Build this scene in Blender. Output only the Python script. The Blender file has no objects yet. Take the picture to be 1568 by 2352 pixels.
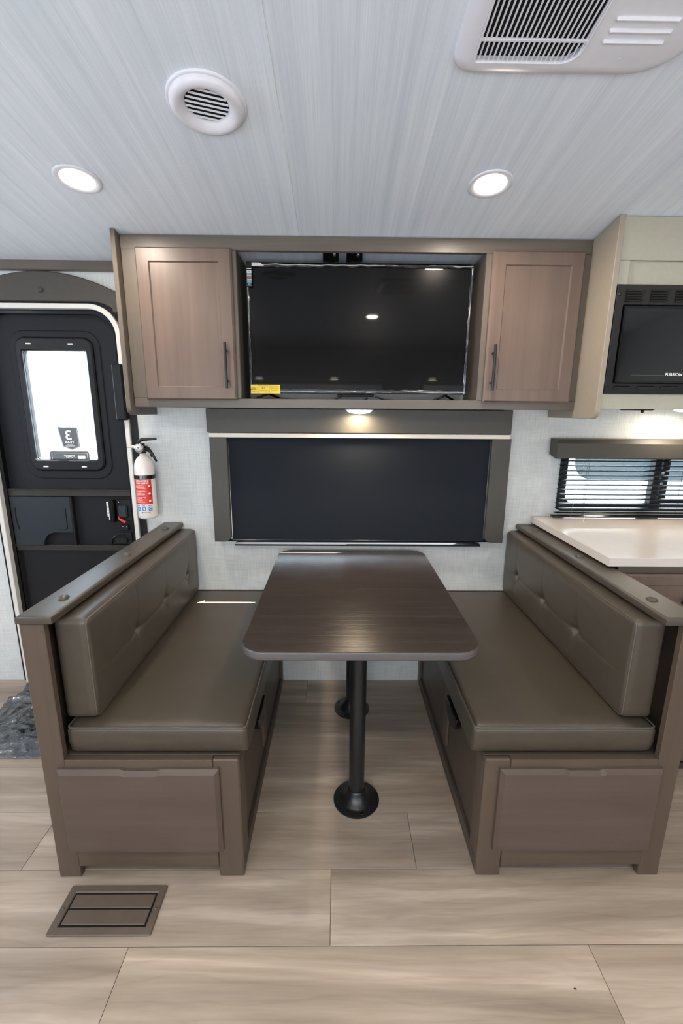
import bpy, bmesh, math, random
from mathutils import Vector, Matrix, noise
from math import pi, sin, cos, radians
random.seed(7)
SC = bpy.context.scene
COL = SC.collection

# ------------------------------------------------------------------ camera
def add_camera():
    yaw, pit, rol, f = 0.011, -0.2216, 0.0075, 1021.56
    cy, sy, cp, sp, cr, sr = cos(yaw), sin(yaw), cos(pit), sin(pit), cos(rol), sin(rol)
    fw = Vector((sy*cp, cy*cp, sp)); rt = Vector((cy, -sy, 0)); up = rt.cross(fw)
    r2 = cr*rt + sr*up; u2 = -sr*rt + cr*up
    cam = bpy.data.cameras.new('camera'); o = bpy.data.objects.new('camera', cam); COL.objects.link(o)
    m = Matrix((r2, u2, -fw)).transposed().to_4x4(); m.translation = Vector((0, -2.1252, 1.40))
    o.matrix_world = m
    cam.sensor_fit = 'VERTICAL'; cam.sensor_height = 36; cam.sensor_width = 24
    cam.lens = f/2352*36; cam.clip_start = 0.02
    SC.camera = o
add_camera()

# ------------------------------------------------------------------ world, sun, daylight, exposure
SC.view_settings.view_transform = 'Standard'
SC.view_settings.look = 'None'
SC.view_settings.gamma = 1.0
SC.view_settings.exposure = 0.53
SC.view_settings.use_curve_mapping = False
w = bpy.data.worlds.new('World'); SC.world = w; w.use_nodes = True
bg = w.node_tree.nodes['Background']; bg.inputs[0].default_value = (0.74, 0.87, 1.0, 1); bg.inputs[1].default_value = 9.0

def sun(direction, strength, color, angle):
    l = bpy.data.lights.new('sun', 'SUN'); l.energy = strength; l.color = color; l.angle = angle
    o = bpy.data.objects.new('sun', l); COL.objects.link(o); o.location = (1.5, 2.5, 4.5)
    o.rotation_euler = Vector(direction).to_track_quat('-Z', 'Y').to_euler()
sun((-0.113, -0.095, -0.218), 170.0, (1.0, 0.98, 0.96), radians(0.5))

def area(name, loc, direction, sx, sy, power, color):
    l = bpy.data.lights.new(name, 'AREA'); l.shape = 'RECTANGLE'; l.size = sx; l.size_y = sy
    l.energy = power; l.color = color
    o = bpy.data.objects.new(name, l); COL.objects.link(o); o.location = loc
    o.rotation_euler = Vector(direction).to_track_quat('-Z', 'Y').to_euler()
    return o
# added fill lights: unseen stand-ins for daylight from behind and from the left end
area('daylight_fill', (-0.5, -3.22, 1.12), (0, 1, 0.08), 2.0, 1.15, 21, (0.82, 0.91, 1.0))
area('daylight_fill', (1.4, -3.22, 1.12), (0, 1, 0.08), 0.9, 1.15, 9, (0.86, 0.93, 1.0))
area('daylight_fill', (-3.38, -1.5, 1.45), (1, 0, 0.0), 1.5, 0.9, 19, (0.66, 0.80, 1.0))

# ------------------------------------------------------------------ materials
def lin(c):
    c = c/255.0
    return c/12.92 if c <= 0.04045 else ((c+0.055)/1.055)**2.4
def L(rgb, k=1.0): return (min(1, lin(rgb[0])*k), min(1, lin(rgb[1])*k), min(1, lin(rgb[2])*k), 1)
def mk(name):
    m = bpy.data.materials.new(name); m.use_nodes = True
    nt = m.node_tree; return m, nt, nt.nodes['Principled BSDF']
def coords(nt, scale, seed_by_object=False):
    tc = nt.nodes.new('ShaderNodeTexCoord'); mp = nt.nodes.new('ShaderNodeMapping')
    mp.inputs['Scale'].default_value = scale
    src = tc.outputs['Object']
    if seed_by_object:
        oi = nt.nodes.new('ShaderNodeObjectInfo'); mul = nt.nodes.new('ShaderNodeVectorMath'); mul.operation = 'MULTIPLY'
        cmb = nt.nodes.new('ShaderNodeCombineXYZ')
        for i in range(3): nt.links.new(oi.outputs['Random'], cmb.inputs[i])
        nt.links.new(cmb.outputs[0], mul.inputs[0]); mul.inputs[1].default_value = (37.0, 53.0, 0.0)
        add = nt.nodes.new('ShaderNodeVectorMath'); add.operation = 'ADD'
        nt.links.new(src, add.inputs[0]); nt.links.new(mul.outputs[0], add.inputs[1]); src = add.outputs[0]
    nt.links.new(src, mp.inputs['Vector']); return mp.outputs[0]
def nz(nt, vec, scale, detail=3, rough=0.55, dist=0.0):
    n = nt.nodes.new('ShaderNodeTexNoise'); n.inputs['Scale'].default_value = scale; n.inputs['Detail'].default_value = detail
    n.inputs['Roughness'].default_value = rough; n.inputs['Distortion'].default_value = dist
    nt.links.new(vec, n.inputs['Vector']); return n.outputs['Fac']
def ramp(nt, fac, stops):
    r = nt.nodes.new('ShaderNodeValToRGB'); cr = r.color_ramp
    while len(cr.elements) < len(stops): cr.elements.new(0.5)
    for e, (p, c) in zip(cr.elements, stops): e.position = p; e.color = c
    nt.links.new(fac, r.inputs[0]); return r.outputs[0]
def mix(nt, a, b, fac, mode='MIX'):
    n = nt.nodes.new('ShaderNodeMix'); n.data_type = 'RGBA'; n.blend_type = mode
    for sock, v in ((n.inputs[0], fac), (n.inputs[6], a), (n.inputs[7], b)):
        if hasattr(v, 'is_output'): nt.links.new(v, sock)
        else: sock.default_value = v
    return n.outputs[2]
def bump(nt, bs, h, strength, dist=0.002):
    b = nt.nodes.new('ShaderNodeBump'); b.inputs['Strength'].default_value = strength; b.inputs['Distance'].default_value = dist
    nt.links.new(h, b.inputs['Height']); nt.links.new(b.outputs[0], bs.inputs['Normal'])
def plain(name, rgb, rough=0.5, metal=0.0, var=0.06, vs=40, bmp=0.0, spec=0.5, coat=0.0, k=1.0):
    m, nt, b = mk(name); v = coords(nt, (1, 1, 1)); f = nz(nt, v, vs)
    c = L(rgb, k); lo = tuple(x*(1-var) for x in c[:3])+(1,); hi = tuple(min(1, x*(1+var)) for x in c[:3])+(1,)
    nt.links.new(ramp(nt, f, [(0.3, lo), (0.7, hi)]), b.inputs['Base Color'])
    b.inputs['Roughness'].default_value = rough; b.inputs['Metallic'].default_value = metal
    b.inputs['Specular IOR Level'].default_value = spec; b.inputs['Coat Weight'].default_value = coat; b.inputs['Coat Roughness'].default_value = 0.06
    if bmp: bump(nt, b, nz(nt, v, 900, 2), bmp)
    return m
def wood(name, lo, hi, axis, rough=0.42, fine=1.0, k=1.0, spec=0.5, bmp=0.05):
    m, nt, b = mk(name)
    sc = {'X': (0.9, 22, 22), 'Y': (22, 0.9, 22), 'Z': (22, 22, 0.9)}[axis]
    sf = {'X': (8, 500, 500), 'Y': (500, 8, 500), 'Z': (500, 500, 8)}[axis]
    v = coords(nt, sc); v2 = coords(nt, sf); v3 = coords(nt, (1, 1, 1))
    a = nz(nt, v, 1.0, 4, 0.6, 0.8); f = nz(nt, v2, 1.0, 2, 0.5); blot = nz(nt, v3, 6, 2, 0.5)
    c1 = ramp(nt, a, [(0.25, L(lo, k)), (0.75, L(hi, k))])
    c2 = mix(nt, c1, ramp(nt, f, [(0.3, (0.72, 0.72, 0.72, 1)), (0.7, (1, 1, 1, 1))]), 0.55*fine, 'MULTIPLY')
    c3 = mix(nt, c2, ramp(nt, blot, [(0.3, (0.88, 0.87, 0.86, 1)), (0.7, (1, 1, 1, 1))]), 0.6, 'MULTIPLY')
    nt.links.new(c3, b.inputs['Base Color']); b.inputs['Roughness'].default_value = rough; b.inputs['Specular IOR Level'].default_value = spec
    if bmp: bump(nt, b, f, bmp, 0.001)
    return m
M = {}
M['door_wood'] = wood('cabinet_door_wood', (98, 82, 73), (114, 96, 86), 'Z', 0.36, 0.35)
M['frame_wood_h'] = wood('cabinet_frame_laminate_horizontal', (92, 84, 75), (108, 98, 88), 'X', 0.38, 0.8)
M['frame_wood_v'] = wood('cabinet_frame_laminate_vertical', (92, 84, 75), (108, 98, 88), 'Z', 0.38, 0.8)
M['bench_v'] = wood('bench_wood_vertical', (80, 67, 57), (92, 78, 66), 'Z', 0.4, 0.35)
M['bench_h'] = wood('bench_wood_horizontal', (80, 67, 57), (92, 78, 66), 'X', 0.4, 0.5)
M['bench_panel'] = wood('bench_door_wood', (80, 67, 61), (92, 78, 70), 'X', 0.42, 0.3)
M['bench_y'] = wood('bench_side_wood', (70, 60, 52), (80, 69, 60), 'Y', 0.45, 0.4)
M['tabletop'] = wood('tabletop_laminate', (50, 43, 40), (66, 58, 54), 'X', 0.27, 1.0, bmp=0.35)
M['table_edge'] = wood('table_edge_band', (84, 80, 80), (98, 94, 93), 'X', 0.3, 0.6)
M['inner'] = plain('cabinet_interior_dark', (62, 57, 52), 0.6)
M['beige'] = plain('beige_laminate', (156, 144, 128), 0.45, var=0.03, vs=60)
M['beige2'] = plain('greige_laminate', (170, 166, 150), 0.45, var=0.03, vs=60)
M['taupe'] = plain('taupe_vinyl', (64, 61, 55), 0.5, var=0.05, bmp=0.1)
M['arch'] = plain('dark_taupe_padded_vinyl', (66, 61, 55), 0.6, var=0.06, bmp=0.1)
M['cream'] = plain('cream_plastic', (214, 206, 192), 0.4, var=0.02)
M['whitep'] = plain('white_plastic', (226, 224, 230), 0.35, var=0.02)
M['whiter'] = plain('white_strip_plastic', (216, 212, 206), 0.4, var=0.02)
M['blackp'] = plain('black_plastic', (24, 24, 26), 0.42, var=0.15, bmp=0.15, spec=0.3)
M['blackm'] = plain('black_metal', (26, 26, 28), 0.32, var=0.1)
M['blackg'] = plain('black_gloss', (12, 12, 13), 0.12, var=0.1)
M['void'] = plain('dark_hollow', (7, 7, 8), 0.9)
M['doorleaf'] = plain('charcoal_door_skin', (27, 28, 32), 0.5, var=0.1, vs=200, bmp=0.25, spec=0.2)
M['doorrail'] = plain('bronze_door_rail', (56, 53, 48), 0.38, metal=0.3, var=0.08)
M['doortray'] = plain('slate_plastic_cover', (38, 45, 50), 0.45, spec=0.3, var=0.06, bmp=0.15)
M['vinyl'] = plain('brown_grey_vinyl', (70, 63, 54), 0.33, var=0.05, vs=25, bmp=0.22)
M['piping'] = plain('vinyl_piping', (86, 78, 68), 0.4, var=0.04)
M['navy'] = plain('navy_shade_fabric', (20, 25, 33), 0.75, spec=0.25, var=0.04, bmp=0.1)
M['quartz'] = plain('white_countertop', (206, 198, 190), 0.14, var=0.015, vs=30)
M['quartz_edge'] = plain('white_counter_edge', (214, 212, 212), 0.3, var=0.01)
M['chrome'] = plain('chrome', (210, 210, 214), 0.15, metal=1.0, var=0.02)
M['enamel'] = plain('white_enamel', (224, 216, 210), 0.18, var=0.01)
M['red'] = plain('red_label', (206, 44, 36), 0.35, var=0.03)
M['redlever'] = plain('red_lever_plastic', (222, 44, 48), 0.4)
M['blue'] = plain('blue_pictogram', (44, 128, 205), 0.4)
M['print_w'] = plain('white_print', (238, 236, 232), 0.4, var=0.0)
M['print_k'] = plain('black_print', (20, 20, 22), 0.5, var=0.0)
M['print_g'] = plain('grey_print', (112, 112, 112), 0.5, var=0.0)
M['yellow'] = plain('yellow_label', (240, 205, 18), 0.3, var=0.02)
M['teal'] = plain('teal_print', (90, 178, 190), 0.4, var=0.0)
M['redprint'] = plain('red_print', (196, 70, 66), 0.4, var=0.0)
M['vent_brown'] = plain('brown_register_metal', (92, 79, 69), 0.45, var=0.06)
M['blind'] = plain('black_blind_slat', (28, 36, 42), 0.25, var=0.05)
M['outer'] = plain('outside_white_body', (150, 153, 156), 0.4)
M['outerdark'] = plain('outside_tinted_glass', (20, 30, 34), 0.3, var=0.3, vs=60, spec=0.15)
M['decal'] = plain('window_decal_grey', (108, 106, 98), 0.5, var=0.03)
M['ground'] = plain('gravel_ground', (78, 76, 72), 0.9, var=0.2)

def emis(name, color, s):
    m, nt, b = mk(name); b.inputs['Base Color'].default_value = (0.9, 0.9, 0.88, 1)
    b.inputs['Emission Color'].default_value = color; b.inputs['Emission Strength'].default_value = s; return m
M['lens'] = emis('lit_lens', (1, 0.93, 0.83, 1), 9.0)

def m_decal():
    # a translucent window sticker: dark ink over bright daylight
    m, nt, b = mk('window_sticker_ink'); tr = nt.nodes.new('ShaderNodeBsdfTransparent'); tr.inputs[0].default_value = (1, 1, 1, 1)
    mx = nt.nodes.new('ShaderNodeMixShader'); b.inputs['Base Color'].default_value = L((60, 60, 56)); mx.inputs[0].default_value = 0.89
    nt.links.new(tr.outputs[0], mx.inputs[1]); nt.links.new(b.outputs[0], mx.inputs[2]); nt.links.new(mx.outputs[0], nt.nodes['Material Output'].inputs[0]); return m
M['ink'] = m_decal()
def m_glass(name, tint, refl=0.08, rough=0.02):
    m, nt, b = mk(name); tr = nt.nodes.new('ShaderNodeBsdfTransparent'); tr.inputs[0].default_value = tint
    gl = nt.nodes.new('ShaderNodeBsdfGlossy'); gl.inputs['Roughness'].default_value = rough
    lw = nt.nodes.new('ShaderNodeLayerWeight'); lw.inputs[0].default_value = 0.3
    ma = nt.nodes.new('ShaderNodeMath'); ma.operation = 'MULTIPLY_ADD'; ma.inputs[1].default_value = 0.5; ma.inputs[2].default_value = refl*0.5
    nt.links.new(lw.outputs['Fresnel'], ma.inputs[0]); mx = nt.nodes.new('ShaderNodeMixShader')
    nt.links.new(ma.outputs[0], mx.inputs[0]); nt.links.new(tr.outputs[0], mx.inputs[1]); nt.links.new(gl.outputs[0], mx.inputs[2])
    nt.links.new(mx.outputs[0], nt.nodes['Material Output'].inputs[0]); return m
M['glass'] = m_glass('window_glass', (0.94, 0.97, 0.98, 1))
M['film'] = m_glass('clear_film', (0.92, 0.94, 0.95, 1), 0.2, 0.12)

def m_screen():
    m, nt, b = mk('tv_screen_glass'); v = coords(nt, (1, 1, 1)); f = nz(nt, v, 5)
    nt.links.new(ramp(nt, f, [(0.3, (0.0040, 0.0040, 0.0045, 1)), (0.7, (0.0045, 0.0045, 0.005, 1))]), b.inputs['Base Color'])
    b.inputs['Roughness'].default_value = 0.25; b.inputs['Specular IOR Level'].default_value = 0.08
    b.inputs['Coat Weight'].default_value = 0.18; b.inputs['Coat Roughness'].default_value = 0.03; return m
M['screen'] = m_screen()
M['mwglass'] = plain('microwave_door_glass', (16, 16, 17), 0.06, var=0.05, spec=0.6, coat=0.4)

def m_wall():
    m, nt, b = mk('linen_wallboard')
    a = nz(nt, coords(nt, (260, 260, 9)), 1, 2, 0.6); c = nz(nt, coords(nt, (9, 9, 260)), 1, 2, 0.6); g = nz(nt, coords(nt, (1, 1, 1)), 5, 2)
    base = ramp(nt, g, [(0.3, L((210, 212, 211))), (0.7, L((218, 220, 218)))])
    x = mix(nt, base, ramp(nt, a, [(0.32, (0.80, 0.81, 0.81, 1)), (0.62, (1, 1, 1, 1))]), 0.75, 'MULTIPLY')
    x = mix(nt, x, ramp(nt, c, [(0.32, (0.82, 0.83, 0.83, 1)), (0.62, (1, 1, 1, 1))]), 0.75, 'MULTIPLY')
    nt.links.new(x, b.inputs['Base Color']); b.inputs['Roughness'].default_value = 0.42; b.inputs['Specular IOR Level'].default_value = 0.4
    return m
M['wall'] = m_wall()
def m_ceil():
    m, nt, b = mk('streaked_ceiling_board')
    a = nz(nt, coords(nt, (34, 0.5, 0.5)), 1, 4, 0.65, 0.3); c = nz(nt, coords(nt, (420, 5, 5)), 1, 2, 0.5)
    x = ramp(nt, a, [(0.25, L((216, 223, 232))), (0.5, L((228, 234, 242))), (0.75, L((238, 243, 249)))])
    x = mix(nt, x, ramp(nt, c, [(0.35, (0.86, 0.87, 0.88, 1)), (0.65, (1, 1, 1, 1))]), 0.6, 'MULTIPLY')
    nt.links.new(x, b.inputs['Base Color']); b.inputs['Roughness'].default_value = 0.5
    return m
M['ceil'] = m_ceil()
def m_floor():
    m, nt, b = mk('wood_look_vinyl_plank')
    v = coords(nt, (0.8, 8, 1), True); v2 = coords(nt, (2.5, 70, 1), True)
    a = nz(nt, v, 1.0, 5, 0.6, 0.6); f = nz(nt, v2, 1.0, 4, 0.6, 0.4)
    wv = nt.nodes.new('ShaderNodeTexWave'); wv.wave_type = 'BANDS'; wv.bands_direction = 'Y'
    wv.inputs['Scale'].default_value = 2.6; wv.inputs['Distortion'].default_value = 5.0; wv.inputs['Detail'].default_value = 1.5; wv.inputs['Detail Scale'].default_value = 1.6
    nt.links.new(coords(nt, (0.9, 3.0, 1), True), wv.inputs['Vector'])
    x = ramp(nt, a, [(0.26, L((126, 111, 99))), (0.43, L((156, 141, 127))), (0.56, L((174, 159, 145))), (0.70, L((203, 189, 174)))])
    x = mix(nt, x, ramp(nt, f, [(0.3, (0.80, 0.78, 0.76, 1)), (0.6, (1, 1, 1, 1))]), 0.6, 'MULTIPLY')
    x = mix(nt, x, ramp(nt, wv.outputs['Fac'], [(0.0, (0.86, 0.84, 0.82, 1)), (0.10, (1, 1, 1, 1))]), 0.45, 'MULTIPLY')
    oi = nt.nodes.new('ShaderNodeObjectInfo')
    x = mix(nt, x, ramp(nt, oi.outputs['Random'], [(0, (0.87, 0.87, 0.88, 1)), (1, (1.0, 0.99, 0.97, 1))]), 1.0, 'MULTIPLY')
    nt.links.new(x, b.inputs['Base Color']); b.inputs['Roughness'].default_value = 0.36; b.inputs['Specular IOR Level'].default_value = 0.45
    bump(nt, b, f, 0.06, 0.001)
    return m
M['plank'] = m_floor()
M['subfloor'] = plain('floor_joint_dark', (96, 86, 76), 0.8)
def m_sheet():
    m, nt, b = mk('dark_plastic_film'); v = coords(nt, (1, 1, 1)); f = nz(nt, v, 9, 3)
    nt.links.new(ramp(nt, f, [(0.35, L((34, 36, 40))), (0.65, L((78, 80, 82)))]), b.inputs['Base Color'])
    b.inputs['Roughness'].default_value = 0.18; b.inputs['Specular IOR Level'].default_value = 0.8; b.inputs['Coat Weight'].default_value = 0.5; b.inputs['Coat Roughness'].default_value = 0.1
    bump(nt, b, nz(nt, coords(nt, (1, 2.0, 1)), 26, 3, 0.5, 2.5), 0.35, 0.01); return m
M['sheet'] = m_sheet()

# ------------------------------------------------------------------ geometry helpers
def mesh(name, V, F, mat, parent=None, smooth=False, at=None):
    off = Vector((0, 0, 0))
    p = parent
    while p is not None: off += Vector(p.location); p = p.parent
    own = Vector(at) if at is not None else Vector((0, 0, 0))
    me = bpy.data.meshes.new(name); me.from_pydata([tuple(Vector(v)-off-own) for v in V], [], F)
    me.validate(); bm = bmesh.new(); bm.from_mesh(me); bmesh.ops.recalc_face_normals(bm, faces=bm.faces); bm.to_mesh(me); bm.free()
    me.materials.append(M[mat] if isinstance(mat, str) else mat)
    if smooth:
        for q in me.polygons: q.use_smooth = True
    o = bpy.data.objects.new(name, me); COL.objects.link(o); o.location = own
    if parent is not None: o.parent = parent
    return o
def thing(name, loc, label=None, cat=None, group=None, kind=None):
    o = bpy.data.objects.new(name, None); COL.objects.link(o); o.location = loc; o.empty_display_size = 0.05
    return tag(o, label, cat, group, kind)
def tag(o, label=None, cat=None, group=None, kind=None):
    if label: o['label'] = label
    if cat: o['category'] = cat
    if group: o['group'] = group
    if kind: o['kind'] = kind
    return o
def lab(o, s): o['label'] = s; return o
def dup(o, d=(0, 0, 0), parent=None, label=None, group=None):
    c = o.copy(); COL.objects.link(c); c.location = Vector(o.location)+Vector(d)
    if parent is not None: c.parent = parent; c.location = o.location
    if label: c['label'] = label
    if group: c['group'] = group
    for ch in list(o.children):
        if ch.name != c.name: dup(ch, (0, 0, 0), c)
    return c
def offset(poly, d):
    n = len(poly); out = []
    A = sum(poly[i][0]*poly[(i+1) % n][1]-poly[(i+1) % n][0]*poly[i][1] for i in range(n))
    s = 1 if A > 0 else -1
    for i in range(n):
        p0, p1, p2 = Vector(poly[i-1]), Vector(poly[i]), Vector(poly[(i+1) % n])
        e1 = (p1-p0).normalized(); e2 = (p2-p1).normalized()
        n1 = Vector((-e1.y, e1.x))*s; n2 = Vector((-e2.y, e2.x))*s
        b = n1+n2
        if b.length < 1e-6: b = n1
        b = b/max(b.length_squared/2, 0.3)
        out.append(tuple(p1+b*d))
    return out
def P3(axis, u, v, t): return {'Y': (u, t, v), 'Z': (u, v, t), 'X': (t, u, v)}[axis]
def prism(name, poly, axis, a, b, mat, parent=None, ch=0.0, chb=0.0, steps=1, smooth=False):
    """outline extruded from level a (front, chamfered by ch) to level b; steps>1 rounds the chamfer"""
    s = 1 if b > a else -1
    clean = []
    for p in poly:
        if not clean or (abs(p[0]-clean[-1][0])+abs(p[1]-clean[-1][1])) > 4e-4: clean.append(p)
    if abs(clean[0][0]-clean[-1][0])+abs(clean[0][1]-clean[-1][1]) < 4e-4: clean.pop()
    poly = clean
    rings = []
    def edge(c, lvl, dirn):
        r = []
        if c <= 0: return [(poly, lvl)]
        for k in range(steps+1):
            th = (pi/2)*k/steps
            if steps == 1: ins, dep = (c*(1-k), c*k)
            else: ins, dep = c*(1-sin(th)), c*(1-cos(th))
            r.append((offset(poly, ins) if ins > 1e-7 else poly, lvl+dirn*dep))
        return r
    rings = edge(ch, a, s)+list(reversed(edge(chb, b, -s)))
    V = []; F = []; n = len(poly)
    for pl, lv in rings: V += [P3(axis, p[0], p[1], lv) for p in pl]
    for k in range(len(rings)-1):
        for i in range(n):
            j = (i+1) % n; F.append((k*n+i, k*n+j, (k+1)*n+j, (k+1)*n+i))
    F.append(tuple(range(n))); F.append(tuple(reversed(range((len(rings)-1)*n, len(rings)*n))))
    return mesh(name, V, F, mat, parent, smooth)
def ring(name, outer, inner, axis, a, b, mat, parent=None, ch=0.0):
    n = len(outer); V = []; F = []
    s = 1 if b > a else -1
    R = [(outer, b), (outer, a+s*ch), (offset(outer, ch) if ch else outer, a), (offset(inner, -ch) if ch else inner, a), (inner, a+s*ch), (inner, b)]
    for pl, lv in R: V += [P3(axis, p[0], p[1], lv) for p in pl]
    for k in range(len(R)):
        k2 = (k+1) % len(R)
        for i in range(n):
            j = (i+1) % n; F.append((k*n+i, k*n+j, k2*n+j, k2*n+i))
    return mesh(name, V, F, mat, parent)
def rr(x0, x1, z0, z1, r, n=6):
    rs = r if isinstance(r, (tuple, list)) else (r,)*4   # bl, br, tr, tl
    out = []
    for (cx, cz, a0, q) in ((x0, z0, pi, rs[0]), (x1, z0, 1.5*pi, rs[1]), (x1, z1, 0, rs[2]), (x0, z1, 0.5*pi, rs[3])):
        ccx = cx+(q if cx == x0 else -q); ccz = cz+(q if cz == z0 else -q)
        if q < 1e-6: q = 1e-4
        for k in range(n+1):
            a = a0+(pi/2)*k/n; out.append((ccx+q*cos(a), ccz+q*sin(a)))
    return out
def box(name, x0, x1, y0, y1, z0, z1, mat, parent=None, bev=0.002):
    x0, x1 = min(x0, x1), max(x0, x1); y0, y1 = min(y0, y1), max(y0, y1); z0, z1 = min(z0, z1), max(z0, z1)
    bm = bmesh.new(); bmesh.ops.create_cube(bm, size=1)
    for v in bm.verts: v.co = Vector(((x0+x1)/2+v.co.x*(x1-x0), (y0+y1)/2+v.co.y*(y1-y0), (z0+z1)/2+v.co.z*(z1-z0)))
    bev = min(bev, 0.3*min(x1-x0, y1-y0, z1-z0))
    if bev > 0: bmesh.ops.bevel(bm, geom=list(bm.edges), offset=bev, segments=1, affect='EDGES', profile=0.5)
    bm.verts.index_update(); V = [v.co.copy() for v in bm.verts]; F = [tuple(v.index for v in f.verts) for f in bm.faces]; bm.free()
    return mesh(name, V, F, mat, parent)
def multi_box(name, L_, mat, parent=None, smooth=False):
    V = []; F = []
    for (x0, x1, y0, y1, z0, z1) in L_:
        b = len(V)
        V += [(x, y, z) for z in (z0, z1) for y in (y0, y1) for x in (x0, x1)]
        F += [tuple(b+i for i in q) for q in ((0, 2, 3, 1), (4, 5, 7, 6), (0, 1, 5, 4), (2, 6, 7, 3), (0, 4, 6, 2), (1, 3, 7, 5))]
    return mesh(name, V, F, mat, parent)
def tube(name, pts, r, mat, parent=None, seg=8, closed=False, caps=True):
    pts = [Vector(p) for p in pts]; n = len(pts); V = []; F = []
    rad = r if isinstance(r, (list, tuple)) else [r]*n
    up = None
    for i, p in enumerate(pts):
        if closed: t = (pts[(i+1) % n]-pts[i-1]).normalized()
        else: t = (pts[min(i+1, n-1)]-pts[max(i-1, 0)]).normalized()
        if up is None:
            up = Vector((0, 0, 1)) if abs(t.z) < 0.9 else Vector((1, 0, 0))
        a = (up-t*up.dot(t)).normalized(); up = a; b = t.cross(a)
        V += [p+(a*cos(2*pi*k/seg)+b*sin(2*pi*k/seg))*rad[i] for k in range(seg)]
    m = n if closed else n-1
    for i in range(m):
        for k in range(seg):
            F.append((i*seg+k, i*seg+(k+1) % seg, ((i+1) % n)*seg+(k+1) % seg, ((i+1) % n)*seg+k))
    if not closed and caps: F.append(tuple(range(seg))); F.append(tuple(range((n-1)*seg, n*seg)))
    return mesh(name, V, F, mat, parent, True)
def lathe(name, prof, c, mat, parent=None, axis='Z', seg=40, smooth=True, caps=True):
    """prof: list of (r, h) around centre c"""
    V = []; F = []; c = Vector(c)
    for r, h in prof:
        for k in range(seg):
            a = 2*pi*k/seg; u, v = r*cos(a), r*sin(a)
            V.append(c+Vector({'Z': (u, v, h), 'Y': (u, h, v), 'X': (h, u, v)}[axis]))
    n = len(prof)
    for i in range(n-1):
        for k in range(seg): F.append((i*seg+k, i*seg+(k+1) % seg, (i+1)*seg+(k+1) % seg, (i+1)*seg+k))
    if caps and prof[0][0] > 1e-4: F.append(tuple(range(seg)))
    if caps and prof[-1][0] > 1e-4: F.append(tuple(range((n-1)*seg, n*seg)))
    o = mesh(name, V, F, mat, parent, smooth)
    return o
def sharp(o, ang=35):
    try:
        o.data.set_sharp_from_angle(angle=radians(ang))
    except Exception: pass
    return o
def text(name, s, x, y, z, size, mat, parent, mirror=False, xs=1.0, bold=0.0, wrap=None):
    cu = bpy.data.curves.new('t', 'FONT'); cu.body = s; cu.size = size; cu.align_x = 'CENTER'; cu.align_y = 'CENTER'; cu.offset = bold
    to = bpy.data.objects.new('t', cu); COL.objects.link(to)
    dg = bpy.context.evaluated_depsgraph_get(); me = bpy.data.meshes.new_from_object(to.evaluated_get(dg))
    V = [v.co.copy() for v in me.vertices]; F = [tuple(p.vertices) for p in me.polygons]
    bpy.data.objects.remove(to); bpy.data.curves.remove(cu); bpy.data.meshes.remove(me)
    W = []
    for v in V:
        u = v.x*xs*(-1 if mirror else 1)
        if wrap:
            cx, cy, R = wrap; a = u/R; W.append((cx+R*sin(a+(x-cx)/R), cy-R*cos(a+(x-cx)/R), z+v.y))
        else: W.append((x+u, y, z+v.y))
    return mesh(name, W, F, mat, parent)

# ceiling profile (vaulted, higher over the middle of the trailer)
def zc(y):
    if y > -1.2: return 2.0215-0.1611*y-0.0212*y*y
    if y > -2.2:
        t = (y+1.2)/-1.0; return 2.1843+0.110*(t*1.0)-0.110*t*t*1.0
    return zc(-3.4-y)

# ------------------------------------------------------------------ the setting
def wall_y(name, x0, x1, z0, z1, holes, y0, y1, mat):
    xs = sorted({x0, x1} | {h[0] for h in holes} | {h[1] for h in holes}); zs = sorted({z0, z1} | {h[2] for h in holes} | {h[3] for h in holes})
    B = []
    for i in range(len(xs)-1):
        for j in range(len(zs)-1):
            cx = (xs[i]+xs[i+1])/2; cz = (zs[j]+zs[j+1])/2
            if any(h[0] < cx < h[1] and h[2] < cz < h[3] for h in holes): continue
            B.append((xs[i], xs[i+1], y0, y1, zs[j], zs[j+1]))
    return tag(multi_box(name, B, mat), kind='structure')
XL, XR, YB = -3.4, 2.6, -3.25
DOOR = (-1.62, -0.985, 0.0, 1.84)
tag(wall_y('wall_back', XL, XR, -0.04, 2.02, [DOOR, (-0.49, 0.69, 0.785, 1.27), (1.075, 2.1, 0.945, 1.26)], 0.0, 0.045, 'wall'),
    'off-white linen-textured wall behind the dinette')
tag(wall_y('wall_front', XL, XR, -0.04, 2.2, [], YB-0.05, YB, 'wall'), 'wall behind the photographer')
for nm, x in (('wall_left', XL), ('wall_right', XR)):
    V = []; F = []
    ys = [0.05-0.1*i for i in range(34)]
    ys = [max(y, YB-0.05) for y in ys]
    n = len(ys); s = -0.05 if x < 0 else 0.05
    for xx in (x, x+s):
        for y in ys: V.append((xx, y, -0.04))
        for y in ys: V.append((xx, y, zc(min(y, 0))+0.0))
    o = 2*n
    for i in range(n-1):
        F += [(i, i+1, n+i+1, n+i), (o+i, o+n+i, o+n+i+1, o+i+1), (n+i, n+i+1, o+n+i+1, o+n+i), (i, o+i, o+i+1, i+1)]
    F += [(0, n, o+n, o), (n-1, o+n-1, o+2*n-1, 2*n-1)]
    tag(mesh(nm, V, F, 'wall'), 'end wall of the trailer' , kind='structure')
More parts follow.
